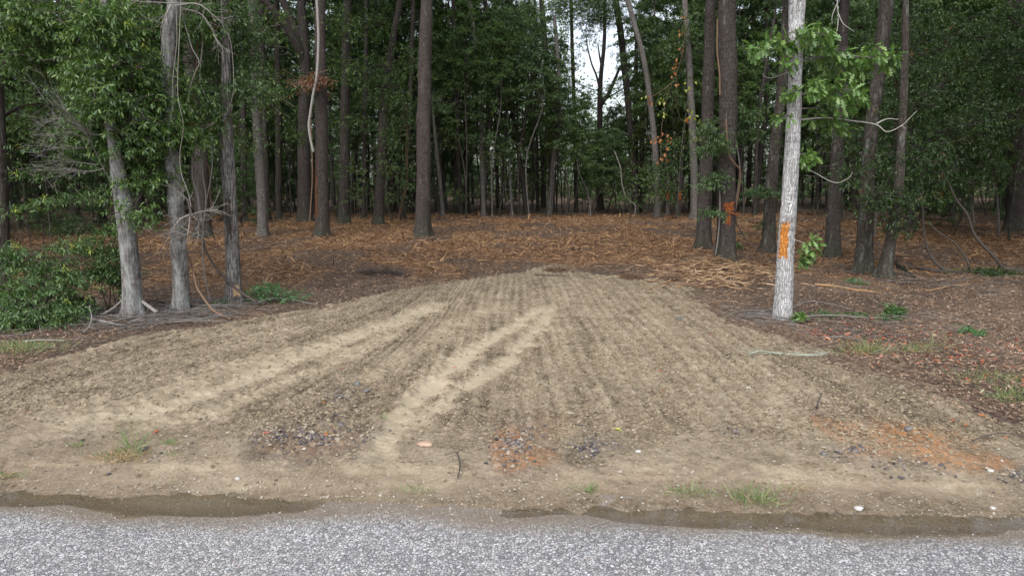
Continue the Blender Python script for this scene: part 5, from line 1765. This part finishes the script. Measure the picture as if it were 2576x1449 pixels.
def single_leaf(px, py, mat, label, L=.085, seed=0, kind='round'):
    a = at(px, py)
    g = np.random.default_rng(300 + seed)
    n = 1
    th = g.uniform(0, 6.28)
    V, Q = leaves(np.zeros((1, 3)), np.array([[math.cos(th), math.sin(th), .15]]), np.array([L]), np.array([L * .36]), kind, .35, .6, np.array([[g.normal(0, .2), -.3, 1.0]]), g)
    mb = MB(); mb.add(V, Q, 0, True)
    o = mb.build('fallen_leaf', mat)
    o.location = (a[0], a[1], float(gz(*a)[0]) + .012)
    return tag(o, label, 'leaf', 'single leaves on the sand')


LO, LR, LY, LT = M['leaf_orange'], M['leaf_red'], M['leaf_yellow'], M['leaf_rust']
for i, (px, py, m, lab) in enumerate([(866, 949, LR, 'bright red leaf high between the left tyre tracks'), (818, 1035, LO, 'yellow orange leaf above the left asphalt patch'), (824, 1116, LO, 'orange leaf lying on the left asphalt patch'),
                                      (838, 1108, LR, 'red leaf beside orange leaf on left asphalt patch'), (1150, 940, LR, 'pinkish leaf on the bare middle tyre track'), (1660, 953, LR, 'dark red curled leaf on open driveway'),
                                      (1662, 1008, LO, 'small orange leaf below the dark red curled leaf'), (1872, 976, LO, 'orange speck leaf left of pale dead twig'), (405, 1107, LR, 'dark red leaf above the dry grass tuft'),
                                      (72, 1058, LR, 'red leaf on the sand at the left edge'), (680, 1120, LR, 'reddish leaf left of the left asphalt patch'), (2345, 1032, LR, 'crimson leaf on sand right of brown streak'),
                                      (2400, 1085, LR, 'purplish red leaf below the crimson leaf'), (2430, 1088, LO, 'tan orange leaf right of the purplish leaf'), (2458, 1062, LO, 'orange leaf near the right edge grass'),
                                      (2520, 1128, LO, 'small orange leaf low at the right edge'), (1785, 855, LR, 'red leaf on the driveway slope left of white oak'), (1545, 1105, LY, 'yellow leaf on driveway below furrows')]):
    single_leaf(px, py, m, lab, .045 + .012 * (i % 3), i)


def tuft(px, py, n, h, spread, label, dry=0.0, seed=0, flat=.4):
    a = at(px, py)
    g = np.random.default_rng(400 + seed)
    o = thing('grass_tuft', (a[0], a[1], float(gz(*a)[0]) - .005), label, 'grass', 'grass tufts')
    for nm, mt, k in (('foliage', M['grass'], int(2.0 * n * (1 - dry))), ('dry_foliage', M['dry_grass'], int(2.2 * n * dry))):
        if k < 3:
            continue
        P = np.stack([g.normal(0, spread, k), g.normal(0, spread * .6, k), np.full(k, .0)], -1)
        lo = flat * (1.6 if nm[:3] == 'dry' else 1)
        D = np.stack([g.normal(0, lo, k) + P[:, 0] / (spread + .01) * .3, g.normal(0, lo, k), np.abs(g.normal(.75, .25, k)) * (.35 if nm[:3] == 'dry' else 1)], -1)
        V, Q = leaves(P, D, g.uniform(.4, 1.15, k) * h, np.full(k, .003 + h * .008), 'narrow', .45, .3, norm(g.normal(0, 1, (k, 3)) * [1, 1, .2]), g)
        mb = MB(); mb.add(V, Q, 0, True)
        mb.build(nm, mt, o)


for i, t_ in enumerate([(315, 1165, 150, .10, .11, 'largest dry brown grass tuft with green shoots, left roadside', .72), (330, 1150, 12, .26, .03, 'tall green shoots standing in the dry roadside tuft', 0), (195, 1142, 26, .07, .03, 'small green grass tuft left of the dry roadside tuft', .1),
                        (430, 1138, 26, .07, .025, 'small green tuft right of the dry roadside tuft', .1), (535, 1172, 20, .06, .02, 'smallest tuft right of the roadside dry grass', .3) if False else (432, 1165, 14, .06, .03, 'faint sparse tuft below the small right tuft', .4),
                        (15, 1205, 30, .1, .05, 'yellowish grass tuft at left edge by the puddle', .4), (1040, 1236, 46, .05, .07, 'flat green grass strip on mud in the centre', .15), (1475, 1238, 30, .09, .05, 'leaning green tuft on mud right of centre', .1),
                        (1735, 1248, 40, .10, .08, 'spread thin green tuft by the puddle', .1), (1890, 1262, 90, .14, .11, 'big green grass clump by the puddle', .15), (963, 1072, 12, .08, .02, 'faint thin tuft beside the middle tyre track', .1),
                        (2180, 888, 110, .24, .16, 'tall yellow green grass clump below the white oak', .35), (2310, 888, 60, .17, .10, 'green grass clump right of tall yellow clump', .2), (2470, 966, 110, .12, .28, 'long low green grass strip at right', .1),
                        (2545, 1020, 50, .22, .12, 'upright green grass clump at right edge', .1), (2360, 880, 14, .28, .05, 'thin pale grass stalks among red leaves', .6), (2435, 835, 14, .12, .05, 'wispy grass on leaf litter at right', .4),
                        (45, 893, 420, .10, .30, 'bright green grass patch at left edge by sand', .15), (2000, 1240, 20, .08, .04, 'brownish grass scrap right of the big puddle clump', .7), (1700, 740 + 500, 10, .06, .03, 'tiny tuft left of thin puddle tuft', .1)]):
    tuft(*t_, seed=i)


# fallen branches, logs and sticks
def stick(rows, r, mat, label, name='fallen_branch', cat='branch', lift=.03, extra=None, group=None):
    P = []
    for q in rows:
        a = at(q[0], q[1])
        P.append([a[0], a[1], float(gz(*a)[0]) + lift + (q[2] if len(q) > 2 else 0)])
    P = np.array(P)
    b = P[0].copy()
    mb = MB()
    mb.tube(smooth_path(P - b, 6), r, 0, 8)
    for e, rr in (extra or []):
        E = np.array([[*at(q[0], q[1]), 0] for q in e])
        E[:, 2] = [float(gz(c[0], c[1])[0]) + lift + (q[2] if len(q) > 2 else 0) for c, q in zip(E, e)]
        mb.tube(smooth_path(E - b, 5), rr, 0, 6)
    o = mb.build(name, mat)
    o.location = b
    return tag(o, label, cat, group)


DW, DS, SW = M['dead_wood'], M['dark_stick'], M['split_wood']
sg = 'sticks heaped round the grey trees at left'
stick([(169, 798), (230, 794), (300, 788), (340, 780)], [.018, .022], DS, 'long dark stick lying by the stump', group=sg)
stick([(245, 806), (290, 800, .12), (332, 792, .30)], [.02, .015], DW, 'grey stick propped against the leaning mottled tree', group=sg)
stick([(318, 800, .42), (350, 802, .28), (398, 806, .05)], [.022, .03], DW, 'thick grey branch leaning off the mottled tree foot', group=sg)
stick([(404, 776), (440, 781), (478, 790)], [.02, .016], DS, 'short dark log before the straight grey trunk', group=sg)
stick([(441, 798), (490, 790, .03), (538, 783, .03), (650, 776)], [.014, .01], DW, 'long thin pale stick between straight trunk and furrowed tree', group=sg)
stick([(192, 803), (232, 812), (275, 822), (312, 832)], [.035, .014], DW, 'thick tapering log pointing at the sand edge', 'log', 'log', group=sg)
stick([(60, 873), (110, 872), (166, 872)], [.009, .007], M['pale_vine'], 'straight pale stick lying by the left grass patch')
stick([(209, 852), (225, 838, .04), (233, 824, .10), (229, 812, .22)], [.014, .006], DW, 'forked upright twig before the stump', extra=[([(225, 838, .04), (240, 832, .05), (262, 828, .02)], [.008, .004])])
stick([(165, 800, .1), (190, 790, .28), (212, 784, .34), (262, 780, .25), (300, 782, .12)], [.008, .006], DW, 'arching grey twig over the old stump', group=sg)
stick([(415, 826), (470, 815, .03), (531, 803)], [.016, .009], DS, 'dark stick lying along the sand edge at left', group=sg)
stick([(360, 812, .02), (395, 795, .16), (420, 775, .02)], [.015, .01], DS, 'crossed stick leaning between the two grey trunks', group=sg)
stick([(330, 822), (385, 812, .05), (440, 806)], [.012, .008], DW, 'grey stick at front of the heap below mottled tree', group=sg)
stick([(640, 772), (690, 766, .05), (740, 768, .02), (800, 774)], [.012, .006], DW, 'grey forked stick running from weed patch to sand', extra=[([(690, 766, .05), (730, 752, .1), (752, 740, .14)], [.007, .004])])
stick([(735, 735, .02), (750, 730, .06), (776, 722, .12)], [.012, .005], SW, 'fresh orange splinter stick by the green weed patch')
stick([(1005, 668), (1050, 664), (1100, 662)], [.02, .015], SW, 'pale straight splinter in middle of the clearing', 'split_stick', 'stick')
stick([(950, 666), (985, 663), (1015, 660)], [.02, .02], SW, 'orange brown splinter left of clearing middle', 'split_stick', 'stick')
stick([(2050, 718), (2100, 722), (2150, 728), (2216, 735)], [.024, .03, .022, .008], SW, 'long pale split plank right of the white oak', 'split_plank', 'plank', lift=.02)
stick([(2330, 733), (2400, 722), (2460, 718)], [.013, .007], SW, 'thin pale splinter lying right of the joined oaks', 'split_stick', 'stick')
stick([(2255, 672), (2300, 678), (2387, 686), (2487, 686), (2620, 684)], [.035, .05], DS, 'long dark fallen pole across right hand litter', 'log', 'log')
stick([(2238, 665, .1), (2270, 680, .08), (2300, 698, 0)], [.05, .03], M['bark_brown'], 'brown root log beside the leaning joined oak', 'log', 'log')
stick([(1713, 608, .25), (1759, 612, .24), (1789, 625, .12), (1797, 640, .0)], [.03, .045], DS, 'dark curved branch reaching left of thick brown trunk')
stick([(1345, 696), (1395, 698), (1425, 700)], [.016, .01], DS, 'dark stick on top end of the sand fan')
stick([(1500, 690, .02), (1530, 694), (1560, 692, .03), (1580, 688)], [.018, .01], DS, 'bent dark stick at the top edge of sand fan')
stick([(1975, 800, .06), (2030, 772, .05), (2085, 776, .04), (2140, 786)], [.008, .006], DW, 'thin curved twig right of the white oak foot')
stick([(1985, 812, .02), (2080, 806, .02), (2190, 806), (2280, 802)], [.01, .006], DW, 'long straight grey twig in front of white oak')
stick([(1880, 800), (1935, 795, .05), (1960, 785, .05)], [.010, .006], DW, 'pale twig lying left of the white oak foot')
stick([(1152, 1222), (1157, 1205, .01), (1156, 1190, .015), (1150, 1172, .01)], [.005, .008], DS, 'small dark rooty twig on the mud at centre', extra=[([(1118, 1174), (1140, 1170), (1156, 1168)], [.003, .003])])
stick([(2052, 1055), (2058, 1046, .05), (2064, 1040, .09)], [.012, .006], DS, 'short dark stub poking from the brown soil streak')
stick([(900, 1165), (930, 1172), (965, 1183)], [.003, .002], SW, 'thin straw on mud below left asphalt patch') if False else None
stick([(2440, 1140), (2510, 1128, .0), (2576, 1120)], [.006, .004], DS, 'dark stick at right edge below the grass clump')
# pale dead twig with fine side twigs lying on the sand
b0 = gp(1880, 925)
o = thing('dead_twig', b0, 'pale lichen grey dead twig with fine branchlets on sand', 'twig')
mb = MB()
mp = [(1882, 922), (1910, 912), (1960, 908), (2020, 916), (2060, 908), (2088, 895)]
L_ = [[*at(*q)] for q in mp]
L_ = np.array([[c[0], c[1], float(gz(*c)[0]) + .04] for c in L_]) - b0
mb.tube(smooth_path(L_, 6), [.010, .004], 0, 6)
for i in range(26):
    t = g.uniform(.05, .95) * (len(L_) - 1); j = int(t)
    p = L_[j] * (1 - t + j) + L_[min(j + 1, 5)] * (t - j)
    ang = g.normal(2.6, .5) * (1 if i % 2 else -1)
    d = np.array([math.cos(ang), math.sin(ang), g.uniform(-.05, .22)]) * g.uniform(.08, .34)
    mb.tube(smooth_path([p, p + d * .5 + g.normal(0, .015, 3), p + d], 3), [.0035, .0015], 0, 4)
mb.build('stem', simple('lichen_twig', [(.3, (.27, .30, .24)), (.7, (.44, .48, .39))], .9, 20, island=False), o)

# old stump and small posts
p = gp(221, 796)
st = thing('stump', p, 'weathered grey broken stump right of the big bush', 'stump')
th = np.linspace(0, 2 * np.pi, 36, endpoint=False)
mb = MB()
rows_ = []
for k, zf in enumerate((-.1, 0, .08, .16, .24, .30)):
    r = .115 * (1 - .12 * k / 5) * (1 + .12 * np.sin(th * 3) + .10 * np.abs(np.sin(th * 9)))
    top = np.ones(36) if k < 5 else .78 + .38 * g.random(36)
    rows_.append(np.stack([r * np.cos(th), r * np.sin(th), zf * top], -1))
rows_.append(rows_[-1] * [.8, .8, 1] - [0, 0, .02]); rows_.append(rows_[0] * [.45, .45, 0] + [0, 0, .12])
V = np.concatenate(rows_)
i, j = np.meshgrid(np.arange(len(rows_) - 1), np.arange(36), indexing='ij')
a, b = i * 36 + j, i * 36 + (j + 1) % 36
mb.add(V, np.stack([a, b, b + 36, a + 36], -1).reshape(-1, 4), 0, False)
mb.build('body', M['bark_ridge'], st)
for px, py, h, lab in ((1330, 552, 14, 'short pale broken stub before the far wood, left'), (1558, 548, 12, 'pale stub standing before the dark wood')):
    a = gp(px, py)
    mb = MB()
    hh = h / F * a[1]
    mb.tube(np.array([[0, 0, -.05], [.02, 0, hh * .5], [.05, 0, hh * .85], [.09, 0, hh]]), [.07, .06, .05, .01], 0, 7)
    o = mb.build('broken_stub', M['split_wood']); o.location = a
    tag(o, lab, 'stub')
for px, py, rx, lab in ((1405, 686, 30, 'brown brush clump on top end of sand fan'), (1590, 705, 34, 'brown root clump at right edge of sand fan top'), (1690, 708, 28, 'grey brown root clump nearest the wood heap'), (985, 690, 22, 'dark earthy root clump left of the sand fan'), (930, 690, 26, 'dull grey brush mound left of earthy clump')):
    a = gp(px, py)
    r = rx / F * a[1]
    mb = MB()
    for i in range(150):
        c = g.normal(0, 1, 3) * [r * .5, r * .35, r * .12]; c[2] = abs(c[2]) + .01
        d = norm(g.normal(0, 1, 3) * [1, .7, .35]) * g.uniform(.08, .22)
        mb.tube(np.array([c - d, c + g.normal(0, .02, 3), c + d]), [.003, .006, .002], 0, 4)
    o = mb.build('root_clump', M['brown_vine'] if 'brown' in lab else M['dark_stick']); o.location = a
    tag(o, lab, 'root clump')
